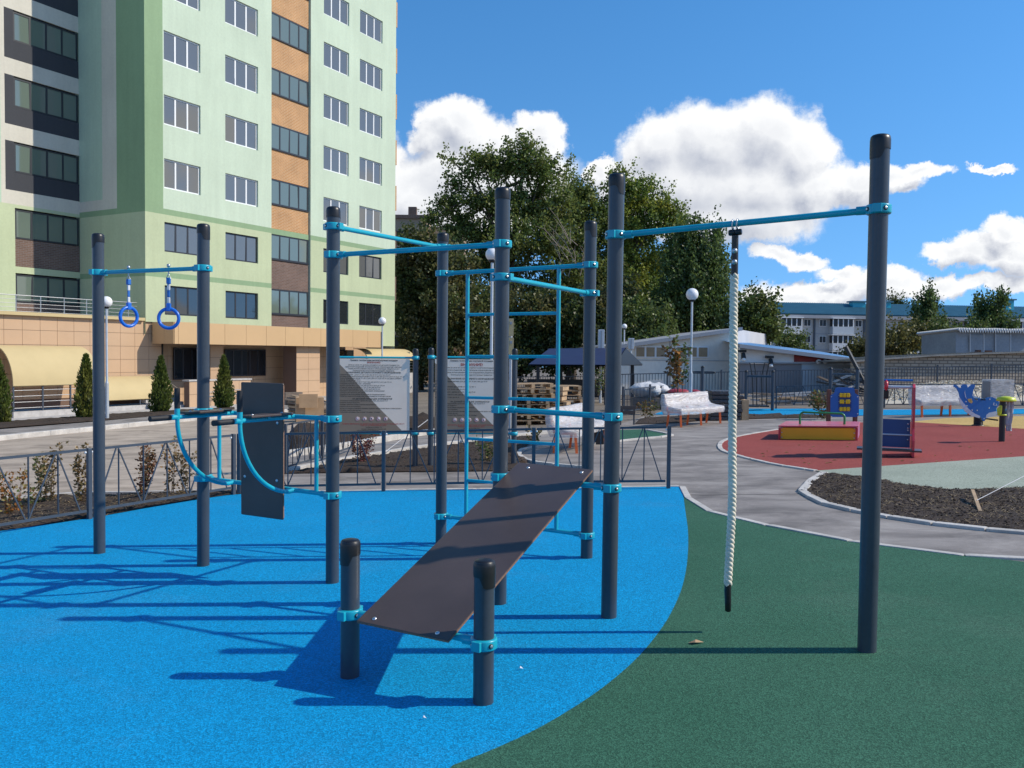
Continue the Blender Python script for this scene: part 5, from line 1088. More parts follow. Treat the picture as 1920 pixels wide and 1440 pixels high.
# buildings turned slightly off frontal, an added angle so sunlight brightens their fronts
for o_, a_ in ((hl, 3), (an, 3), (ga, 8), (sh, 6), (blk, 7)): o_.rotation_euler.z = math.radians(a_)
# ------------------------------------------------------------------ play equipment and loose things
M['orange'] = mat('orange_paint', (.85, .15, .03), .4); M['pinkred'] = mat('pink_red_panel', (.62, .10, .13), .45, var=(3., .06), coat=.4); M['amber'] = mat('amber_panel', (.86, .42, .015), .4, var=(3., .05)); M['lilac'] = mat('lilac_panel', (.36, .16, .30), .4); M['handle'] = mat('green_paint', (.03, .22, .06), .35); M['pblue'] = mat('royal_blue_panel', (.016, .14, .44), .4); M['dpblue'] = mat('navy_blue_panel', (.010, .055, .20), .4); M['pyel'] = mat('yellow_plastic', (.85, .55, .012), .35); M['pbrown'] = mat('brown_wood_post', (.13, .05, .035), .7, var=(8., .25)); M['pred'] = mat('red_panel', (.55, .04, .06), .35); M['lime'] = mat('lime_plastic', (.55, .62, .03), .4); M['dolphin'] = mat('blue_hdpe', (.010, .14, .44), .4); M['belly'] = mat('white_hdpe', (.55, .60, .66), .45); M['spring'] = mat('black_spring', (.015, .016, .02), .45); M['greyfilm'] = mat('grey_film', (.42, .43, .46), .3, bump=(14., .8, .05)); M['card'] = mat('cardboard', (.42, .27, .15), .85, var=(4., .12)); M['darkwrap'] = mat('dark_stretch_wrap', (.05, .05, .055), .3, bump=(10., .9, .05)); M['blackbin'] = mat('black_panel', (.01, .01, .012), .4)
def filmmat():
    m = bpy.data.materials.new('clear_stretch_film'); m.use_nodes = True; t = m.node_tree; t.nodes.clear(); g = N(t, 'ShaderNodeNewGeometry')
    n = N(t, 'ShaderNodeTexNoise', ins={'Scale': 5., 'Detail': 4., 'Distortion': 1.2}); mp = N(t, 'ShaderNodeMapping'); mp.inputs['Scale'].default_value = (1., 1., 3.); t.links.new(g.outputs['Position'], mp.inputs[0]); t.links.new(mp.outputs[0], n.inputs['Vector'])
    bp = N(t, 'ShaderNodeBump', ins={'Strength': .45, 'Distance': .05}); t.links.new(n.outputs['Fac'], bp.inputs['Height'])
    d = N(t, 'ShaderNodeBsdfPrincipled', ins={'Base Color': (.74, .72, .72, 1), 'Roughness': .25}); t.links.new(bp.outputs[0], d.inputs['Normal']); tr = N(t, 'ShaderNodeBsdfTransparent')
    mr = N(t, 'ShaderNodeMapRange', ins={1: .3, 2: .7, 3: .42, 4: .82}); t.links.new(n.outputs['Fac'], mr.inputs[0])
    x = N(t, 'ShaderNodeMixShader'); t.links.new(mr.outputs[0], x.inputs[0]); t.links.new(tr.outputs[0], x.inputs[1]); t.links.new(d.outputs[0], x.inputs[2]); o = N(t, 'ShaderNodeOutputMaterial'); t.links.new(x.outputs[0], o.inputs[0]); return m
M['film'] = filmmat()
from mathutils import noise as mnoise
def bench(label, FLp, FRp, BLp, nleg=3, seed=1, seat_h=.44, back_h=.86):
    r0 = thing('wrapped_bench', label, 'bench', V(FLp.x, FLp.y, gz(FLp.x, FLp.y)), 'park benches still wrapped in film')
    X = (FRp-FLp); L = X.length; X = Vector((X.x, X.y, 0)).normalized(); Y = Vector((-X.y, X.x, 0))
    if (BLp-FLp).dot(Y) < 0: Y = -Y
    D = .55; O = V(FLp.x, FLp.y, gz(FLp.x, FLp.y)); P_ = lambda x, y, z: O+X*x+Y*y+UP*(z+gz((O+X*x+Y*y).x, (O+X*x+Y*y).y)-O.z)
    for i in range(nleg):
        x = .04+(L-.08)*i/(nleg-1)
        for y, zt in ((.03, seat_h-.03), (D-.05, seat_h)): mb = MB(); mb.bar(P_(x, y, 0), P_(x+.01, y+(.04 if y < .2 else -.05), zt), .05); mb.build('leg', M['orange'], r0)
        mb = MB(); mb.bar(P_(x+.01, .07, seat_h-.05), P_(x+.01, D-.1, seat_h-.05), .045); mb.bar(P_(x+.01, D-.06, seat_h-.05), P_(x+.01, D+.04, back_h-.06), .045); mb.build('frame', M['orange'], r0)
    for j in range(4): mb = MB(); mb.bar(P_(0, .06+.115*j, seat_h), P_(L, .06+.115*j, seat_h), .095, .03); mb.build('seat_slat', M['wood'], r0)
    for j in range(3): mb = MB(); mb.bar(P_(0, D-.04+.03*j, seat_h+.14+.12*j), P_(L, D-.04+.03*j, seat_h+.14+.12*j), .03, .095); mb.build('back_slat', M['wood'], r0)
    prof = [(-.02, seat_h-.12), (-.05, seat_h-.02), (-.02, seat_h+.05), (.2, seat_h+.07), (.42, seat_h+.12), (.50, seat_h+.22), (D-.04, back_h-.1), (D+.0, back_h+.02), (D+.08, back_h+.02), (D+.1, back_h-.2), (D+.06, seat_h), (D, seat_h-.12)]
    mb = MB(); nx = 26; vs_ = []; n_ = len(prof)
    for i in range(nx+1):
        x = -.06+(L+.12)*i/nx
        for y, z in prof:
            w = mnoise.noise_vector(Vector((x*4+seed*7, y*6, z*6)))*.016; vs_.append(P_(x+w.x, y+w.y, z+w.z))
    mb.add(vs_, [(i*n_+k, (i+1)*n_+k, (i+1)*n_+k+1, i*n_+k+1) for i in range(nx) for k in range(n_-1)]+[tuple(range(n_)), tuple(nx*n_+k for k in range(n_))], 0, True); mb.build('film_wrap', M['film'], r0, recalc=False)
bench('film-wrapped bench on orange legs right of the zigzag fence end', G(1277, 802), G(1354, 794), G(1248, 792), 3, 1)
bench('film-wrapped bench on orange legs behind the sit-up board top', G(1083, 851), G(1138, 832), G(1034, 852), 3, 2)
bench('film-wrapped bench behind the dolphin rider', G(1727, 783), G(1838, 780), G(1713, 779), 3, 3)
# sandbox with lid
a, b = G(1461.6, 825), G(1606, 827); X = (b-a); L = X.length; X.normalize(); Y = Vector((-X.y, X.x, 0)).normalized(); hb = Zat(a.x, a.y, 799)-a.z; D_ = 1.35
r0 = thing('sandbox', 'low amber sandbox with pink lid and green handle on red rubber', 'sandbox', a); c = a+X*L/2+Y*D_/2
mb = MB(); mb.box(a+X*L/2+UP*(hb*.5-.005), L, .03, hb-.05, X, Y); mb.build('front_panel', M['amber'], r0, bevel=.004)
mb = MB(); mb.box(a+X*L/2+Y*D_+UP*(hb*.5-.005), L, .03, hb-.05, X, Y); mb.build('rear_panel', M['amber'], r0)
for s_ in (0, 1): mb = MB(); mb.box(a+X*(L*s_)+Y*D_/2+UP*(hb*.5-.01), .03, D_+.03, hb-.06, X, Y); mb.build('end_panel', M['lilac'], r0)
for s_ in (0, 1): mb = MB(); mb.box(a+X*(L*s_)+UP*(hb*.5-.01)-Y*.02, .045, .045, hb-.03, X, Y); mb.build('corner_post', M['pred'], r0)
mb = MB(); mb.box(c+UP*(hb+.0), L+.05, D_+.08, .03, X, Y); mb.build('lid', M['pinkred'], r0, bevel=.005)
h0_, h1_ = RP(1500, 796, a+Y*.45, Y), RP(1583, 797, a+Y*.45, Y); h0_.z = h1_.z = c.z+hb; hh = .26
pts_ = smooth([h0_, h0_+UP*hh*.75, h0_+UP*hh+X*.06], 5)+smooth([h1_+UP*hh-X*.06, h1_+UP*hh*.75, h1_], 5); mb = MB(); mb.tube(pts_, .024, 10); mb.build('handle', M['handle'], r0)
for s_ in (.03, .97):
    for t in (.2, .55, .88): boltcap(a+X*(L*s_)+UP*hb*t-Y*.018, -Y, r0, .013)
# play panel with beads
p, q = G(1553, 793), G(1603, 793); X = (q-p).normalized(); X.z = 0; Yn = Vector((X.y, -X.x, 0)); r0 = thing('bead_play_panel', 'blue play panel with yellow spinning beads on brown posts', 'play panel', p)
for g_ in (p, q): mb = MB(); zt = Zat(g_.x, g_.y, 730); mb.bar(g_-UP*.03, V(g_.x, g_.y, zt), .1); mb.build('post', M['pbrown'], r0, bevel=.01)
pl_ = [(1557, 779), (1557, 742), (1564, 737), (1566, 729), (1569, 726.5), (1599, 726.5), (1602, 729), (1603, 737), (1610.5, 742), (1610.5, 778), (1606, 782), (1561, 782)]
pin = [(1574, 736), (1594, 736), (1596, 740), (1596, 768), (1593, 771), (1575, 771), (1572, 768), (1572, 740)]
pf = p+Yn*.07; mb = MB(); mb.prism([RP(u, v, pf, Yn) for u, v in pl_], -Yn*.02); mb.build('panel', M['pblue'], r0)
mb = MB(); mb.prism([RP(u, v, pf+Yn*.004, Yn) for u, v in pin], -Yn*.003); mb.build('window_field', M['dpblue'], r0)
for j, v in enumerate((741, 753, 767)):
    a1, a2 = RP(1572, v, pf+Yn*.03, Yn), RP(1596, v, pf+Yn*.03, Yn); mb = MB(); mb.tube([a1, a2], .008, 6); mb.build('bead_rod', M['zinc'], r0)
    for k, t in enumerate((.22, .5, .78) if j != 1 else (.28, .74)): mb = MB(); mb.box(lerp(a1, a2, t), (a2-a1).length*(.25 if j != 1 else .36), .055, .11, X, Yn); mb.build('bead', M['pyel'], r0, bevel=.012)
for u, v in ((1559, 744), (1608, 744), (1559, 776), (1608, 776)): boltcap(RP(u, v, pf+Yn*.001, Yn), Yn, r0, .016)
# little play house seat
p = G(1709, 858); r0 = thing('play_seat', 'red sided play bench with navy back panel on red rubber', 'play bench', p)
Dv = V(p.x, p.y, 0).normalized(); Dv = (Dv+V(-.05, .0, 0)).normalized(); Wv = V(Dv.y, -Dv.x, 0); W3 = .72; S3 = lambda w, d, z: p-Wv*w+Dv*d+UP*z; zf = lambda v: Zat(p.x, p.y, v)-p.z
for w in (0, W3):
    sd = [(-.32, .02), (.42, .02), (.40, .35), (.25, .7), (.34, 1.05), (.28, 1.22), (-.05, 1.26), (-.2, 1.2), (-.25, .8), (-.18, .5), (-.32, .3)]
    mb = MB(); mb.prism([S3(w, y+.15, z) for y, z in sd], Wv*.035); mb.build('side_panel', M['pred'], r0, bevel=.006)
for v0, v1 in ((788, 816), (818, 841)):
    z1_, z0_ = zf(v0), zf(v1); mb = MB(); mb.box(S3(W3/2, .12, (z0_+z1_)/2), W3-.05, .02, z1_-z0_, Wv, Dv); mb.build('back_panel', M['dpblue'], r0)
z_ = zf(817); mb = MB(); mb.tube([S3(0, .1, z_), S3(W3, .1, z_)], .014, 8); mb.build('cross_rod', M['belly'], r0)
z_ = zf(844.5); mb = MB(); mb.box(S3(W3/2, .0, z_), W3+.3, .34, .03, Wv, Dv); mb.build('seat_board', M['ply'], r0)
for v, m_, r_ in ((727, 'belly', .026), (714, 'pblue', .018)):
    mb = MB(); mb.tube([S3(0, .2, zf(v)), S3(W3, .2, zf(v))], r_, 10); mb.build('top_rail', M[m_], r0)
mb = MB(); mb.lathe(S3(.42, .2, zf(724)), [(.001, -.03), (.07, -.03), (.1, 0), (.07, .03), (.001, .03)], 12, axis=Wv); mb.build('toy_wheel', M['pred'], r0)
mb = MB(); mb.box(S3(.44, .5, zf(742)), .14, .3, .16, Wv, Dv); mb.build('rubber_pad', M['blackbin'], r0, bevel=.02)
for v in (796, 804, 808, 826): boltcap(S3(.06, .105, zf(v)), -Dv, r0, .016)
# dolphin spring rider
p = G(1834, 799); r0 = thing('dolphin_spring_rider', 'blue dolphin spring rider with white belly on yellow rubber', 'spring rider', p); nY = Vector((0, -1, 0)); z6 = lambda x, y: (1620+x/6.4, 680+y/6.4)
body = [(1070, 280), (1085, 265), (1112, 268), (1140, 298), (1168, 302), (1165, 275), (1200, 258), (1236, 266), (1246, 302), (1290, 264), (1326, 262), (1335, 280), (1312, 330), (1300, 395), (1330, 440), (1368, 455), (1380, 422), (1428, 452), (1480, 418), (1540, 412), (1592, 438), (1626, 482), (1608, 520), (1585, 555), (1588, 582), (1500, 602), (1468, 628), (1460, 682), (1442, 706), (1418, 690), (1394, 640), (1330, 612), (1258, 556), (1190, 478), (1150, 420), (1138, 360), (1112, 312)]
belly = [(1136, 430), (1160, 500), (1215, 585), (1290, 640), (1380, 664), (1396, 664), (1394, 640), (1330, 612), (1258, 556), (1190, 478), (1150, 420)]; belly2 = [(1462, 664), (1530, 652), (1585, 632), (1600, 600), (1588, 582), (1500, 602), (1468, 628)]
for dy, nm in ((-.1, 'body_side'), (.1, 'body_side')):
    pl = p+Vector((0, dy, 0)); mb = MB(); mb.prism([RP(*z6(x, y), pl, nY) for x, y in body], (0, .02, 0)); mb.build(nm, M['dolphin'], r0, bevel=.004)
    for bl in (belly, belly2): mb = MB(); mb.prism([RP(*z6(x, y), pl-Vector((0, .002, 0)), nY) for x, y in bl], (0, .02, 0)); mb.build('belly', M['belly'], r0)
pl = p+Vector((0, -.104, 0))
def flat(nm, pts2, m_): mb = MB(); mb.prism([RP(*z6(x, y), pl, nY) for x, y in pts2], (0, .006, 0)); return mb.build(nm, m_, r0)
flat('eye', [(1548, 510), (1556, 482), (1566, 478), (1560, 508), (1590, 512), (1580, 486), (1594, 500), (1598, 518)], M['belly']); flat('flipper_mark', [(1214, 330), (1206, 360), (1216, 410), (1232, 436), (1222, 400), (1214, 360)], M['belly']); flat('hand_hole', [(1242, 436), (1290, 430), (1306, 470), (1292, 490), (1256, 472)], M['yellow'])
for x, y in ((1222, 468), (1232, 520), (1296, 570), (1356, 572), (1500, 545), (1508, 440), (1440, 672)): boltcap(RP(*z6(x, y), pl-Vector((0, .0, 0)), nY), nY, r0, .016)
mb = MB(); zs0, zs1 = p.z, Zat(p.x, p.y, 783); mb.tube([V(p.x+.085*math.cos(a_*.3), p.y+.085*math.sin(a_*.3), zs0+.02+(zs1-zs0)*a_/120) for a_ in range(121)], .022, 8); mb.build('spring', M['spring'], r0)
mb = MB(); mb.lathe(V(p.x, p.y, p.z), [(.14, 0), (.14, .03), (.001, .03)], 16); mb.build('spring_base', M['spring'], r0)
c = RP(*z6(1525, 680), p, nY); mb = MB(); mb.tube([c+V(0, -.28, 0), c+V(0, .28, 0)], .02, 8); mb.build('foot_rest', M['cap'], r0); c = RP(*z6(1385, 440), p, nY); mb = MB(); mb.tube([c+V(0, -.25, 0), c+V(0, .25, 0)], .018, 8); mb.build('hand_rail', M['cap'], r0)
# post with lime saucer lid
p = G(1878, 829); r0 = thing('lime_topped_post', 'black post with lime green saucer on top near dolphin rider', 'play post', p); zt = Zat(p.x, p.y, 750)
mb = MB(); mb.tube([p-UP*.03, V(p.x, p.y, zt)], .055, 18); mb.build('post', M['black'], r0); c = V(A(1884, 747, p.y).x, p.y-.05, zt+.02)
mb = MB(); mb.lathe(c, [(.02, -.05), (.17, -.04), (.18, -.02), (.165, .0), (.16, .03), (.06, .055), (.001, .06)], 24); mb.build('saucer', M['lime'], r0)
mb = MB(); mb.lathe(V(p.x, p.y, Zat(p.x, p.y, 778)), [(.055, -.015), (.075, -.015), (.075, .015), (.055, .015)], 18); mb.tube([V(p.x-.075, p.y-.02, Zat(p.x, p.y, 779)), V(p.x-.08, p.y-.03, Zat(p.x, p.y, 768)), V(p.x-.05, p.y-.04, Zat(p.x, p.y, 760))], [.03, .05, .02], 8); mb.build('mallet_clip', M['lime'], r0)
mb = MB(); vs_ = []
for i in range(9):
    t = i/8; z = zt-.03-(.58)*t
    for k in range(7): x = p.x+.06+.13*k/6+.012*math.sin(k*2+i); vs_.append(V(x, p.y-.02+.025*math.sin(k*1.9+i*.4), z))
mb.add(vs_, [(i*7+k, i*7+k+1, i*7+7+k+1, i*7+7+k) for i in range(8) for k in range(6)], 0, True); mb.build('hanging_film', M['greyfilm'], r0, recalc=False)
# wrapped bin
p = G(1874, 790); p = V(p.x, p.y+2, gz(p.x, p.y+2)); a, b = A(1856, 715, p.y), A(1893, 760, p.y); r0 = thing('wrapped_litter_bin', 'dark litter bin wrapped in clear film behind the lime post', 'litter bin', p)
mb = MB(); mb.box(V((a.x+b.x)/2, p.y+.2, (a.z+b.z)/2), b.x-a.x, .4, a.z-b.z); mb.build('body', M['hallg'], r0, bevel=.02); mb = MB(); mb.box(V((a.x+b.x)/2+.06, p.y-.03, (a.z+b.z)/2-.1), (b.x-a.x)*.5, .03, .3); mb.build('wood_front', M['wooddark'], r0)
for s_ in (-1, 1): mb = MB(); mb.bar(V((a.x+b.x)/2+s_*.2, p.y+.2, gz(p.x, p.y)), V((a.x+b.x)/2+s_*.2, p.y+.2, b.z), .06); mb.build('leg', M['fence'], r0)
mb = MB(); mb.box(V((a.x+b.x)/2+.05, p.y+.19, (a.z+b.z)/2+.05), b.x-a.x+.06, .5, a.z-b.z); mb.build('film_wrap', M['film'], r0)
# far exercise machines
p1_, p2_ = G(1398, 770), G(1448, 770.5); r0 = thing('twin_exercise_machine', 'dark twin exercise machine with swinging bars on far blue strip', 'exercise equipment', p1_)
for g_ in (p1_, p2_): mb = MB(); zt = Zat(g_.x, g_.y, 697); mb.tube([g_, V(g_.x, g_.y, zt)], .055, 12); po = mb.build('post', M['post'], r0); mb = MB(); mb.ball(V(g_.x, g_.y, zt), .06, 12, 8); mb.build('cap', M['cap'], po)
zt = Zat(p1_.x, p1_.y, 705); mb = MB(); mb.tube([V(p1_.x, p1_.y, zt), V(p2_.x, p2_.y, zt)], .035, 10); mb.build('cross_beam', M['post'], r0)
for u0, u1 in ((1406, 1411), (1414, 1418), (1434, 1428), (1442, 1437)):
    a, b, c = A(u0, 680, p1_.y), A(u1, 706, p1_.y), A(u1+1, 760, p1_.y); mb = MB(); mb.tube([a, b, c], .018, 8); mb.build('swing_arm', M['black'], r0)
for u in (1411, 1430): c = A(u, 761, p1_.y); mb = MB(); mb.box(c, .3, .5, .05); mb.build('foot_plate', M['black'], r0)
p = G(1316, 769); r0 = thing('t_bar_machine', 'dark post with two side handles behind the wrapped bench', 'exercise equipment', p); zt = Zat(p.x, p.y, 689)
mb = MB(); mb.tube([p, V(p.x, p.y, zt)], .06, 12); mb.build('post', M['post'], r0); mb = MB(); mb.ball(V(p.x, p.y, zt), .065, 12, 8); mb.build('cap', M['cap'], r0)
for s_ in (-1, 1): mb = MB(); z_ = Zat(p.x, p.y, 697); mb.tube(smooth([V(p.x, p.y, z_), V(p.x+s_*.32, p.y, z_), V(p.x+s_*.46, p.y, z_-.03), V(p.x+s_*.3, p.y, z_-.05), V(p.x, p.y, z_-.05)], 4), .018, 8); mb.build('handle', M['black'], r0)
p1_, p2_ = G(1556, 769), G(1606, 769); r0 = thing('far_pull_up_frame', 'dark pull up frame standing behind the bead play panel', 'exercise equipment', p1_)
for g_ in (p1_, p2_): mb = MB(); zt = Zat(g_.x, g_.y, 692); mb.tube([g_, V(g_.x, g_.y, zt)], .06, 12); po = mb.build('post', M['post'], r0); mb = MB(); mb.ball(V(g_.x, g_.y, zt), .064, 12, 8); mb.build('cap', M['cap'], po)
for v in (701, 727): zt = Zat(p1_.x, p1_.y, v); mb = MB(); mb.tube([V(p1_.x, p1_.y, zt), V(p2_.x, p2_.y, zt)], .025, 8); mb.build('bar', M['post'], r0)
# wrapped stack and boxes right of the first bench
p = G(1362, 789); r0 = thing('wrapped_pallet_load', 'dark film-wrapped pallet load behind the climbing rope', 'pallet load', p); mb = MB(); w = .9; hh = Zat(p.x, p.y, 733)-p.z
for i in range(7): mb.box(p+V(random.uniform(-.04, .04), .4+random.uniform(-.04, .04), hh*(i+.5)/7), w+random.uniform(-.08, .05), .8, hh/7*.94)
mb.build('stacked_sheets', M['darkwrap'], r0, bevel=.02); mb = MB(); mb.box(p+V(.55, .3, hh*.35), .2, .5, hh*.7); mb.build('cardboard_side', M['wood'], r0)
# pallets
pm_ = {}
def pallet(label, loc, rz, group):
    root_ = thing('wooden_pallet', label, 'pallet', loc, group); root_.rotation_euler = (random.uniform(-.02, .02), random.uniform(-.02, .02), rz)
    if not pm_:
        for nm, (sx, sy, sz) in (('deck_board', (1.2, .11, .022)), ('bearer', (.1, .8, .078)), ('base_board', (.1, .8, .022))): t_ = MB(); t_.box((0, 0, 0), sx, sy, sz); o = t_.build(nm, M['wood'], None, local=True); pm_[nm] = o.data; bpy.data.objects.remove(o)
    for i in range(5): inst(pm_['deck_board'], 'deck_board', root_, (0, -.345+.1725*i, .133))
    for i in range(3): inst(pm_['bearer'], 'bearer', root_, (-.55+.55*i, 0, .083)); inst(pm_['base_board'], 'base_board', root_, (-.55+.55*i, 0, .033))
rp_ = random.Random(4)
for u, vb, vt, lb, rz in ((992, 797, 716, 'wooden pallet in the tallest stack, right beside the rules board', .15), (966, 795, 722, 'wooden pallet in the stack half hidden behind the grey post', .3), (1026, 789, 724, 'wooden pallet in the middle stack behind the ladder', -.2), (1053, 785, 723, 'wooden pallet in the right stack, left of the gazebo post', .1)):
    p = G(u, vb); n_ = int((Zat(p.x, p.y, vt)-p.z)/.15)
    for i in range(n_): pallet(('wooden pallet at the bottom of the ' if i == 0 else 'wooden pallet on top of the ' if i == n_-1 else 'wooden pallet %s from the bottom of the ' % ('', 'second', 'third', 'fourth', 'fifth', 'sixth', 'seventh', 'eighth', 'ninth', 'tenth')[i])+lb.replace('wooden pallet in the ', ''), V(p.x+rp_.uniform(-.08, .08), p.y+rp_.uniform(-.08, .08)+.4, gz(p.x, p.y)+i*.15), rz+rp_.uniform(-.12, .12), lb.replace('wooden pallet in the ', ''))
# timber and boxes by the tower entrance
p = G(572, 786); 
def plank(label, a, b, w, h, group, m_='wood'):
    a, b = V(a), V(b); o = MB(); c = (a+b)/2; o.bar(a, b, w, h); q = o.build('timber_plank', M[m_]); tag(q, label, 'plank', group); return q
for i in range(13):
    a = A(540+rp_.uniform(-6, 10), 742+i*3.2, p.y+rp_.uniform(0, 1.4)); b = A(612+rp_.uniform(-4, 14), 752+i*2.6, p.y-.6+rp_.uniform(0, 1.4)); plank('loose plank in the timber heap beside the tower entrance', a, b, .14, .05, 'planks of the entrance timber heap', 'wooddark' if i % 3 else 'wood')
for i in range(6): a = A(534, 738+i*4, p.y+.5); b = A(566, 737+i*4, p.y+.8); plank('loose plank in the timber heap beside the tower entrance', a, b, .2, .08, 'planks of the entrance timber heap', 'wooddark')
r0 = thing('cardboard_box', 'open cardboard box in front of the timber heap by entrance', 'box', G(580, 790)); p = G(580, 790)
mb = MB(); mb.box(p+UP*.42, .9, .8, .8, (1, .3, 0)); mb.build('body', M['card'], r0); mb = MB(); mb.box(p+V(.1, -.55, .72), .6, .02, .45, (1, .3, 0), (0.1, .9, .5)); mb.build('flap', M['card'], r0)
# debris behind the far fence
for i in range(22):
    c = A(rp_.uniform(1462, 1548), rp_.uniform(738, 757), 33); L = rp_.uniform(.5, 1.3); a_ = rp_.uniform(-.25, .25); d = V(math.cos(a_), math.sin(a_)*.6, rp_.uniform(-.08, .08))*L; c.z = max(c.z, gz(c.x, c.y)+.06); plank('loose plank in the low debris heap behind the far zigzag fence', c-d, c+d, .14, .06, 'planks of the low debris heap', rp_.choice(['wood', 'wooddark', 'conc']))
for i in range(20):
    c = A(rp_.uniform(1550, 1650), rp_.uniform(700, 742), 34.5); L = rp_.uniform(.5, 1.4); a_ = rp_.uniform(-.9, .9); d = V(math.cos(a_), rp_.uniform(-.3, .3), math.sin(a_)*.7)*L*.7; d.z = abs(d.z)*(-1 if rp_.random() < .7 else 1); plank('broken beam in the tall scrap heap behind the play panel', c-d, c+d, rp_.uniform(.08, .2), rp_.uniform(.04, .08), 'beams of the scrap heap', rp_.choice(['wooddark', 'fence', 'black', 'conc', 'wooddark']))
q = plank('long dark beam leaning out of the scrap heap towards the annex roof', A(1586, 650, 35), A(1630, 735, 34.2), .12, .12, None, 'black')
# pebbles and rubbish heaps
M['pebble'] = mat('pale_pebble', (.55, .49, .39), .9, island=.2); M['tarp'] = mat('white_sacks', (.55, .55, .56), .6, bump=(6., .8, .08)); M['trashred'] = mat('red_sacks', (.32, .03, .04), .5)
mb = MB(); rp_ = random.Random(9)
for i in range(6500):
    u = rp_.uniform(1640, 1990); t = rp_.random(); y = 31.5+5*t; top = .70*math.sin(math.pi*min(1, max(0, (u-1630)/330)))**.5*math.sin(math.pi*min(.9, t*.8+.12)); x = A(u, 700, y).x; c = V(x, y, gz(x, y)+top*rp_.uniform(.86, 1.)); s_ = rp_.uniform(.03, .07)
    q = [c+V(rp_.uniform(-1, 1), rp_.uniform(-1, 1), rp_.uniform(-.4, .9))*s_ for _ in range(5)]; mb.add(q, [(0, 1, 2), (0, 2, 3), (0, 3, 4), (0, 4, 1), (1, 3, 2), (1, 4, 3)])
o = mb.build('pebbles', M['pebble'], recalc=False); tag(o, 'heap of pale pebbles behind the far fence at right', 'pebbles', None, 'stuff')
mb = MB(); vs_ = []; nu, nt = 40, 14
for i in range(nu+1):
    for j in range(nt+1):
        u = 1640+350*i/nu; t = j/nt; y = 31.3+5.4*t; x = A(u, 700, y).x; top = .66*math.sin(math.pi*min(1, max(0, (u-1630)/330)))**.5*math.sin(math.pi*min(.9, t*.8+.12)); vs_.append(V(x, y, gz(x, y)+top*(.9 if 0 < j < nt else 0)))
mb.add(vs_, [(i*(nt+1)+j, (i+1)*(nt+1)+j, (i+1)*(nt+1)+j+1, i*(nt+1)+j+1) for i in range(nu) for j in range(nt)], 0, True); tag(mb.build('gravel_mound', M['pebble'], recalc=False), kind='structure')
def sack(label, u, v, y, sx, sy, sz, m_, seed):
    c = A(u, v, y); g_ = V(c.x, c.y, gz(c.x, c.y)); r0 = thing('filled_sack', label, 'sack', g_); mb = MB(); n_, k_ = 16, 9; vs_ = []
    for j in range(k_+1):
        for i in range(n_):
            th_ = 2*math.pi*i/n_; ph = math.pi*j/k_-math.pi/2; d = V(math.copysign(abs(math.cos(th_))**.7, math.cos(th_))*math.cos(ph), math.copysign(abs(math.sin(th_))**.7, math.sin(th_))*math.cos(ph), math.sin(ph)); w = 1+.28*mnoise.noise(d*2.2+V(seed, 0, 0)); vs_.append(c+V(d.x*sx*w, d.y*sy*w, d.z*sz*w))
    mb.add(vs_, [(j*n_+i, j*n_+(i+1) % n_, (j+1)*n_+(i+1) % n_, (j+1)*n_+i) for j in range(k_) for i in range(n_)], 0, True); mb.build('body', M[m_], r0, recalc=False); c2 = c+V(sx*.95, 0, 0); mb = MB(); mb.tube([c2-X1*.12, c2, c2+X1*.1], [.07, .03, .06], 8); mb.build('tied_neck', M[m_], r0)
    g2 = c.z-sz-g_.z
    if g2 > .05: mb = MB(); mb.box(V(c.x, c.y, g_.z+g2/2), sx*1.7, sy*1.5, g2); mb.build('timber_base', M['wooddark'], r0)
sack('bulging white sack on the rubbish behind the short picket fence', 1210, 731, 31, .55, .5, .28, 'tarp', 1); sack('second white sack leaning on the rubbish near the lamp', 1231, 730, 31.5, .45, .4, .24, 'tarp', 4); sack('red rubbish sack at the foot of the lamp', 1272, 735, 31, .40, .3, .12, 'trashred', 7); sack('small red rubbish sack right of the lamp pole', 1303, 735, 31.5, .2, .2, .09, 'trashred', 9)
p = A(1233, 722, 32.5); r0 = thing('leaning_panel', 'pale grey board leaning over the white sacks', 'board', V(p.x, p.y, gz(p.x, p.y))); mb = MB(); mb.prism([A(1215, 713, 32.5), A(1243, 713, 32.3), A(1250, 730, 32), A(1224, 731, 32.2)], (0, .05, 0)); mb.build('sheet', M['panel_wall'], r0); mb = MB(); mb.bar(A(1240, 714, 32.6), V(A(1240, 714, 33).x, 33, gz(9, 33)), .06); mb.build('prop', M['wooddark'], r0)
# dark bins behind the frame post
p = G(1121, 834); r0 = thing('black_planter', 'black square planter standing on the plaza behind the ladder', 'planter', p); a, b = A(1112, 803, p.y), A(1132, 834, p.y); mb = MB(); mb.box(V((a.x+b.x)/2, p.y+.15, (a.z+b.z)/2), b.x-a.x, .3, a.z-b.z); mb.build('body', M['blackbin'], r0, bevel=.01); mb = MB(); mb.box(V((a.x+b.x)/2, p.y+.15, a.z+.01), b.x-a.x+.03, .33, .03); mb.build('rim', M['hfas'], r0)
p = G(1175, 797); r0 = thing('dark_slat_seat', 'small dark slatted seat beside the short picket fence', 'seat', p)
for v in (765, 774): a, b = A(1162, v-4, p.y), A(1191, v+3, p.y); mb = MB(); mb.box(V((a.x+b.x)/2, p.y, (a.z+b.z)/2), b.x-a.x, .04, a.z-b.z); mb.build('slat', M['ply'], r0)
for u in (1164, 1189): a = A(u, 770, p.y); mb = MB(); mb.bar(V(a.x, p.y+.03, gz(a.x, p.y)), V(a.x, p.y+.03, A(u, 762, p.y).z), .04); mb.build('leg', M['fence'], r0)
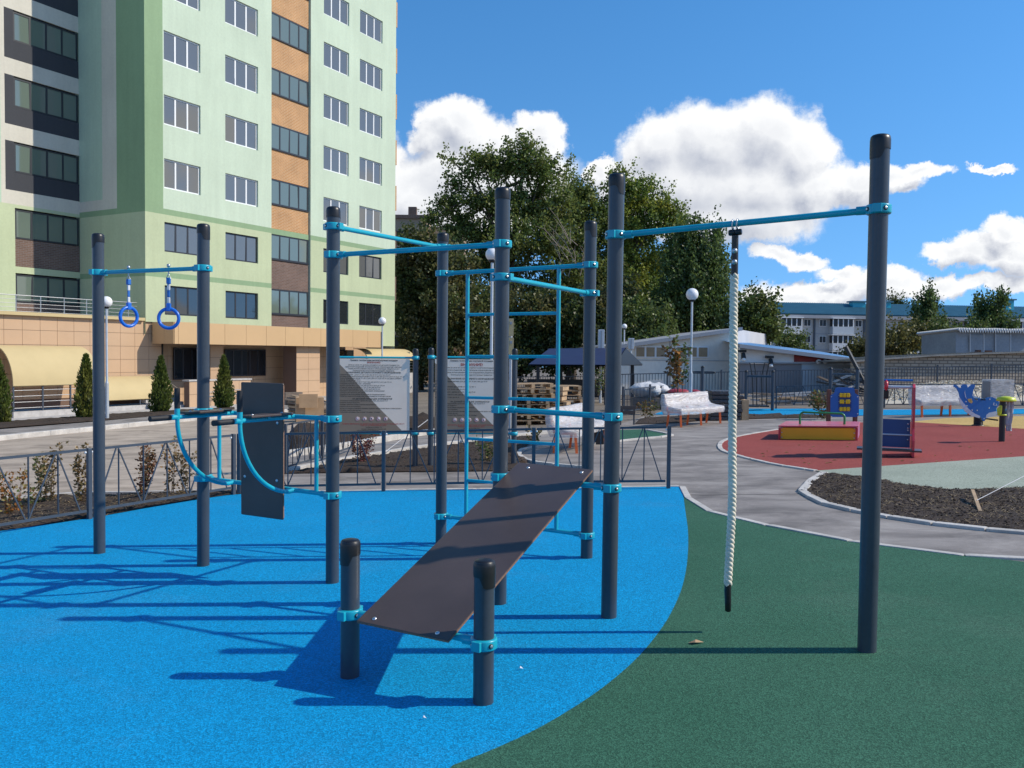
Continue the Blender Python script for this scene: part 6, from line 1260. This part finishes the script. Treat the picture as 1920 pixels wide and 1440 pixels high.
# stake and string
a, b = G(1823, 942)+UP*.12, G(1838, 966)+UP*.03; r0 = thing('wooden_stake', 'short wooden stake with white string leaning in the dark soil bed', 'stake', G(1835, 964)); mb = MB(); mb.bar(a+V(.0, 0, .02), b, .035, .03); mb.build('stick', M['wood'], r0); mb = MB(); mb.tube([lerp(a, b, .55)+UP*.03, A(1925, 890, 10.6)], .004, 5); mb.build('string', M['strapwhite'], r0)
a, b = G(722, 862), A(735, 826, G(722, 862).y); r0 = thing('wooden_stake', 'short pale stake with string in the middle soil bed', 'stake', a); mb = MB(); mb.bar(a, V(a.x-.04, a.y, a.z+.2), .03); mb.build('stick', M['wood'], r0); mb = MB(); mb.tube([V(a.x, a.y, a.z+.15), A(805, 785, a.y+1.2)], .006, 5); mb.build('string', M['strapwhite'], r0)
# stray leaves and chips
for u, v, L, m_, lb in ((1305, 1211, .05, 'card', 'dry tan leaf lying on the green rubber'), (795, 1355, .012, 'strapwhite', 'tiny white scrap lying on the blue rubber'), (976, 1261, .016, 'strapwhite', 'small white paper scrap near the short posts')):
    p = G(u, v)+UP*.018; mb = MB(); mb.add([p+V(-L, 0, 0), p+V(-.2*L, -L*.5, .012), p+V(L, .1*L, .004), p+V(.1*L, L*.5, .014), p+V(-.1*L, 0, .02)], [(0, 1, 4), (1, 2, 4), (2, 3, 4), (3, 0, 4)]); tag(mb.build('fallen_leaf' if m_ == 'card' else 'paper_scrap', M[m_], recalc=False), lb, 'leaf' if m_ == 'card' else 'scrap')
rl_ = random.Random(3); lm = MB()
for i in range(46):
    u, v = rl_.uniform(1400, 1900), rl_.uniform(812, 872)
    if v > 884-(u-1530)*.07 or v < 806: continue
    p = G(u, v)+UP*.02; L = rl_.uniform(.02, .045); lm.add([p+V(-L, 0, 0), p+V(0, -L*.6, .01), p+V(L, 0, 0), p+V(0, L*.6, .012)], [(0, 1, 2, 3)])
tag(lm.build('leaf_litter', M['leaf_y'], recalc=False), 'scattered pale leaf bits on the red rubber', 'leaf litter', None, 'stuff')
p = A(958, 626, 19.); r0 = thing('beige_notice_panels', 'two beige notice panels on a post behind the ladder', 'sign', V(p.x, 19, gz(p.x, 19)))
mb = MB(); mb.tube([V(p.x, 19.05, gz(p.x, 19)), V(p.x, 19.05, A(958, 598, 19).z)], .035, 10); mb.build('post', M['grey_metal'], r0)
for v0, v1 in ((597, 630), (633, 664)):
    a, b = A(948, v0, 19), A(963, v1, 19); mb = MB(); mb.box(V((a.x+b.x)/2, 19, (a.z+b.z)/2), b.x-a.x, .03, a.z-b.z); pn = mb.build('panel', M['awning'], r0); mb = MB(); mb.box(V(b.x-.06, 18.98, a.z-.1), .06, .012, .06); mb.build('mark', M['hfas'], pn)
# ------------------------------------------------------------------ trees
M['bark'] = mat('tree_bark', (.085, .065, .05), .95, var=(6., .3)); M['birch'] = mat('birch_bark', (.45, .43, .40), .9, var=(5., .5)); M['deadwood'] = mat('dry_branch', (.30, .24, .20), .9)
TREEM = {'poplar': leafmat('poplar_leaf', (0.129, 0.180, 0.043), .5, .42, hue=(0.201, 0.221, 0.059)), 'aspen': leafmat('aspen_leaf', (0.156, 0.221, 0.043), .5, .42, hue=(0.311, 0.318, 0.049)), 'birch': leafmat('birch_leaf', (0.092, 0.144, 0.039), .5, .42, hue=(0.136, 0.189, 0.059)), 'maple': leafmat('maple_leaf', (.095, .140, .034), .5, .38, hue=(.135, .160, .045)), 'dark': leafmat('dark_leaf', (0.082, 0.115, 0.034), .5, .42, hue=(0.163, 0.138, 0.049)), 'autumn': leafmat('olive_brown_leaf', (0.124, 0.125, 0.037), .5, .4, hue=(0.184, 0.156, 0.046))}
def tree(name, label, y, trunk_u, trunk_v, lobes, n, leaf, m_, seed, droop=0., bark='bark', depth=None, group='trees behind the playground', tw=.2, dead=False, per_=80):
    r = np.random.default_rng(seed); rr_ = random.Random(seed); px = y/FPX
    b = A(trunk_u, 700, y); base = V(b.x, y, gz(b.x, y)); r0 = thing(name, label, 'tree', base, group)
    L3 = []
    for (u, v, ru, rv) in lobes:
        c = A(u, v, y+rr_.uniform(-.6, .6)*ru*px); L3.append((np.array(c), np.array([ru*px, (depth or ru)*px, rv*px])))
    vol = np.array([l[1][0]*l[1][2] for l in L3]); vol /= vol.sum()
    ctop = max(L3, key=lambda l: l[0][2]); tt = Vector(ctop[0]); tb = MB()
    mid = V(base.x+(tt.x-base.x)*.25, base.y, base.z+(tt.z-base.z)*.5); tp = smooth([base-UP*.2, mid, tt], 8)
    tb.tube(tp, [max(.03, tw*(1-.85*i/(len(tp)-1))) for i in range(len(tp))], 8); tb.build('trunk', M[bark], r0, recalc=False)
    br = MB(); pts = []; nrm = []
    nc = max(8, int(n/per_))
    ids = r.choice(len(L3), nc, p=vol); cl = []; cd = []
    for i in ids:
        c, rad = L3[i]; d = r.normal(size=3); d /= np.linalg.norm(d); rad_f = r.uniform(.12, 1.) ** .5; cl.append(c+d*rad*rad_f); e_ = d*rad/np.linalg.norm(rad)+np.array([0, 0, .45]); cd.append(e_/np.linalg.norm(e_))
    cl = np.array(cl); cd = np.array(cd)
    for c, rad in L3:
        k = min(len(tp)-1, max(1, int(len(tp)*rr_.uniform(.3, .8)))); s_ = tp[k]; e = Vector(c); m = lerp(s_, e, .55)+UP*(.1*(e-s_).length); q = smooth([s_, m, e], 4); br.tube(q, [max(.02, tw*.42*(1-.75*i/(len(q)-1))) for i in range(len(q))], 5, False)
    for j in range(0, nc, 3):
        i = ids[j]; s_ = Vector(L3[i][0]); e = Vector(cl[j]); m = lerp(s_, e, .5)+UP*.06*(e-s_).length; br.tube([s_, m, e], [tw*.12, tw*.08, .012], 4, False)
    br.build('limbs', M[bark], r0, recalc=False)
    per = max(1, int(n/nc)); C = np.repeat(cl, per, 0); N_ = len(C); sig = leaf*1.65; size = np.repeat(r.uniform(.6, 1.35, nc), per)[:, None]; Dr = np.repeat(cd, per, 0)
    along = np.clip(r.normal(size=(N_, 1)), -1.6, 1.6)*sig*1.7; off = (np.clip(r.normal(size=(N_, 3)), -1.7, 1.7)*sig*(.85-.22*np.clip(along/sig, -1, 1.6))*np.array([1, 1, .8])+Dr*along)*size; P_ = C+off
    if droop: P_[:, 2] -= np.abs(r.normal(size=N_))*droop; P_[:, :2] = C[:, :2]+off[:, :2]*.55
    d = r.normal(size=(N_, 3)); d[:, 2] += (-1.4 if droop else .1); d /= np.linalg.norm(d, axis=1)[:, None]; s_ = np.cross(d, r.normal(size=(N_, 3))); s_ /= np.linalg.norm(s_, axis=1)[:, None]
    L = (leaf*r.uniform(.65, 1.25, N_))[:, None]; W_ = L*(.34 if droop else .42); nn = np.cross(d, s_)
    q0, q1, q2, q3 = P_-d*L*.5, P_-s_*W_+nn*L*.08, P_+d*L*.5, P_+s_*W_+nn*L*.08
    vs_ = np.stack([q0, q1, q2, q3], 1).reshape(-1, 3)-np.array(base); me = bpy.data.meshes.new('crown'); me.vertices.add(len(vs_)); me.vertices.foreach_set('co', vs_.ravel().astype(np.float32)); me.loops.add(N_*4); me.loops.foreach_set('vertex_index', np.arange(N_*4, dtype=np.int32)); me.polygons.add(N_); me.polygons.foreach_set('loop_start', np.arange(0, N_*4, 4, dtype=np.int32)); me.update(calc_edges=True); me.materials.append(TREEM[m_])
    o = bpy.data.objects.new('crown', me); COL.objects.link(o); o.parent = r0; o['kind'] = 'stuff'
    if dead:
        dm = MB()
        for k in range(26):
            u, v = rr_.uniform(*dead[0]), rr_.uniform(*dead[1]); s0 = A(u, v, y-6.5); e = s0+V(rr_.uniform(-1, 1)*1.6, rr_.uniform(-.3, .3), rr_.uniform(.2, 1)*2.2); m = lerp(s0, e, .5)+V(rr_.uniform(-.2, .2), 0, .15); dm.tube([s0, m, e], [.03, .02, .008], 5); dm.tube([m, m+V(rr_.uniform(-.7, .7), 0, rr_.uniform(.3, .8))], [.014, .006], 4)
        dm.build('dead_twigs', M['deadwood'], r0, recalc=False)
    return r0
tree('poplar_tree', 'tall loose crowned poplar rising highest behind the frame', 72, 950, 660, [(970, 292, 20, 28), (985, 272, 12, 18), (945, 308, 22, 24), (905, 296, 22, 18), (885, 318, 24, 18), (848, 300, 12, 10), (865, 345, 26, 18), (925, 320, 26, 24), (985, 310, 28, 30), (1020, 320, 24, 26), (1055, 318, 18, 16), (895, 375, 34, 22), (840, 380, 22, 18), (815, 405, 18, 16), (940, 380, 40, 34), (1000, 375, 40, 36), (1050, 380, 32, 36), (860, 420, 38, 22), (905, 440, 50, 34), (970, 450, 55, 45), (1030, 450, 45, 45), (870, 485, 48, 30), (950, 520, 65, 45)], 38000, .24, 'poplar', 1, tw=.36, dead=((1030, 1100), (440, 520)), per_=75)
tree('tall_leafy_tree', 'dense dark tree right of the poplar, above the ladder', 76, 1075, 660, [(1085, 370, 40, 42), (1110, 420, 42, 60), (1060, 440, 50, 50), (1080, 520, 60, 55), (1130, 520, 45, 60), (1040, 570, 60, 45)], 36000, .24, 'poplar', 2, tw=.3)
tree('aspen_tree', 'yellowish upright aspen behind the tallest middle post', 78, 1190, 660, [(1150, 350, 16, 26), (1180, 345, 22, 22), (1205, 365, 26, 28), (1235, 380, 20, 26), (1190, 420, 50, 45), (1250, 410, 30, 36), (1160, 400, 32, 42), (1200, 490, 60, 50), (1270, 430, 18, 30), (1165, 550, 50, 60), (1225, 560, 55, 60)], 42000, .24, 'aspen', 3, tw=.28)
tree('weeping_birch', 'dark weeping birch just left of the rope', 64, 1325, 670, [(1290, 430, 26, 28), (1320, 440, 34, 32), (1270, 470, 34, 40), (1330, 490, 34, 50), (1290, 520, 50, 50), (1345, 545, 30, 45), (1260, 560, 40, 50), (1310, 590, 55, 40)], 38000, .24, 'birch', 4, droop=1.1, bark='birch', tw=.2)
tree('maple_tree', 'round mid green tree right of the rope, beside the panel block', 58, 1410, 670, [(1405, 588, 30, 26), (1430, 592, 20, 26), (1385, 605, 24, 28), (1420, 620, 30, 20), (1442, 615, 12, 22)], 12000, .22, 'maple', 5, tw=.18)
tree('maple_bush', 'light green bushy tree behind the gazebo roof', 58, 1205, 690, [(1205, 605, 42, 30), (1180, 620, 34, 26), (1235, 620, 26, 26), (1200, 640, 50, 22)], 15000, .21, 'maple', 6, tw=.12)
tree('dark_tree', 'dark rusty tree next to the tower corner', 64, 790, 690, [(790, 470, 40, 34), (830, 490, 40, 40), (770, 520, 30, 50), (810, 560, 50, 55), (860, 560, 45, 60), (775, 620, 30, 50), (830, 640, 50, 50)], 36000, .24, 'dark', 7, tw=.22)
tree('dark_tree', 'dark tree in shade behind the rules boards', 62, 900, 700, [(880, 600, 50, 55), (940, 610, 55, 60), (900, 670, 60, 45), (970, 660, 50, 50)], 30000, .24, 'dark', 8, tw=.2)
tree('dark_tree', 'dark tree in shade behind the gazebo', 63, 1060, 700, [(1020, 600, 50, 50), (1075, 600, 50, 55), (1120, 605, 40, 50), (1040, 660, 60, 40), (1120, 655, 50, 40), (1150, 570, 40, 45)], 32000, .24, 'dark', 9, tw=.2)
tree('rusty_bush', 'rusty brown foliage low beside the tower foot', 61, 770, 700, [(765, 640, 22, 40), (790, 690, 40, 40), (840, 700, 40, 30)], 7000, .17, 'dark', 10, tw=.08)
tree('birch_tree', 'slim birch in front of the panel block, right of the tall post', 95, 1738, 680, [(1742, 558, 12, 16), (1732, 580, 20, 18), (1752, 592, 20, 20), (1732, 615, 24, 20), (1748, 640, 28, 18)], 10000, .30, 'birch', 11, droop=.7, bark='birch', tw=.14)
tree('birch_tree', 'leaning birch at the far right above the metal shed', 95, 1860, 680, [(1874, 556, 14, 12), (1848, 572, 20, 16), (1862, 592, 30, 18), (1842, 608, 28, 16), (1885, 604, 20, 14), (1860, 635, 30, 20)], 10000, .30, 'birch', 12, droop=.6, bark='birch', tw=.14)
tree('shrub_tree', 'olive brown bush right of the tall post, before the panel block', 90, 1690, 690, [(1680, 640, 30, 22), (1705, 635, 26, 26), (1665, 655, 26, 14)], 5000, .28, 'autumn', 13, tw=.1)
tree('shrub_tree', 'green bush between the two far birches', 92, 1800, 690, [(1790, 625, 28, 20), (1815, 635, 26, 24), (1775, 650, 26, 16), (1765, 620, 14, 14)], 5500, .27, 'maple', 14, tw=.1)
tree('shrub_tree', 'small green tree on the annex roof line, before the panel block', 80, 1490, 690, [(1485, 640, 18, 14), (1500, 648, 16, 10), (1475, 650, 10, 10)], 3000, .2, 'maple', 15, tw=.08)
tree('shrub_tree', 'rusty bush behind the annex roof, left of the tall post', 85, 1610, 690, [(1600, 660, 24, 12), (1625, 655, 24, 18)], 3500, .22, 'autumn', 16, tw=.08)
tree('fir_tree', 'small dark fir tip above the blue roof', 160, 1682, 690, [(1682, 563, 5, 6), (1682, 572, 9, 8), (1682, 585, 12, 8)], 1500, .4, 'dark', 17, tw=.15)
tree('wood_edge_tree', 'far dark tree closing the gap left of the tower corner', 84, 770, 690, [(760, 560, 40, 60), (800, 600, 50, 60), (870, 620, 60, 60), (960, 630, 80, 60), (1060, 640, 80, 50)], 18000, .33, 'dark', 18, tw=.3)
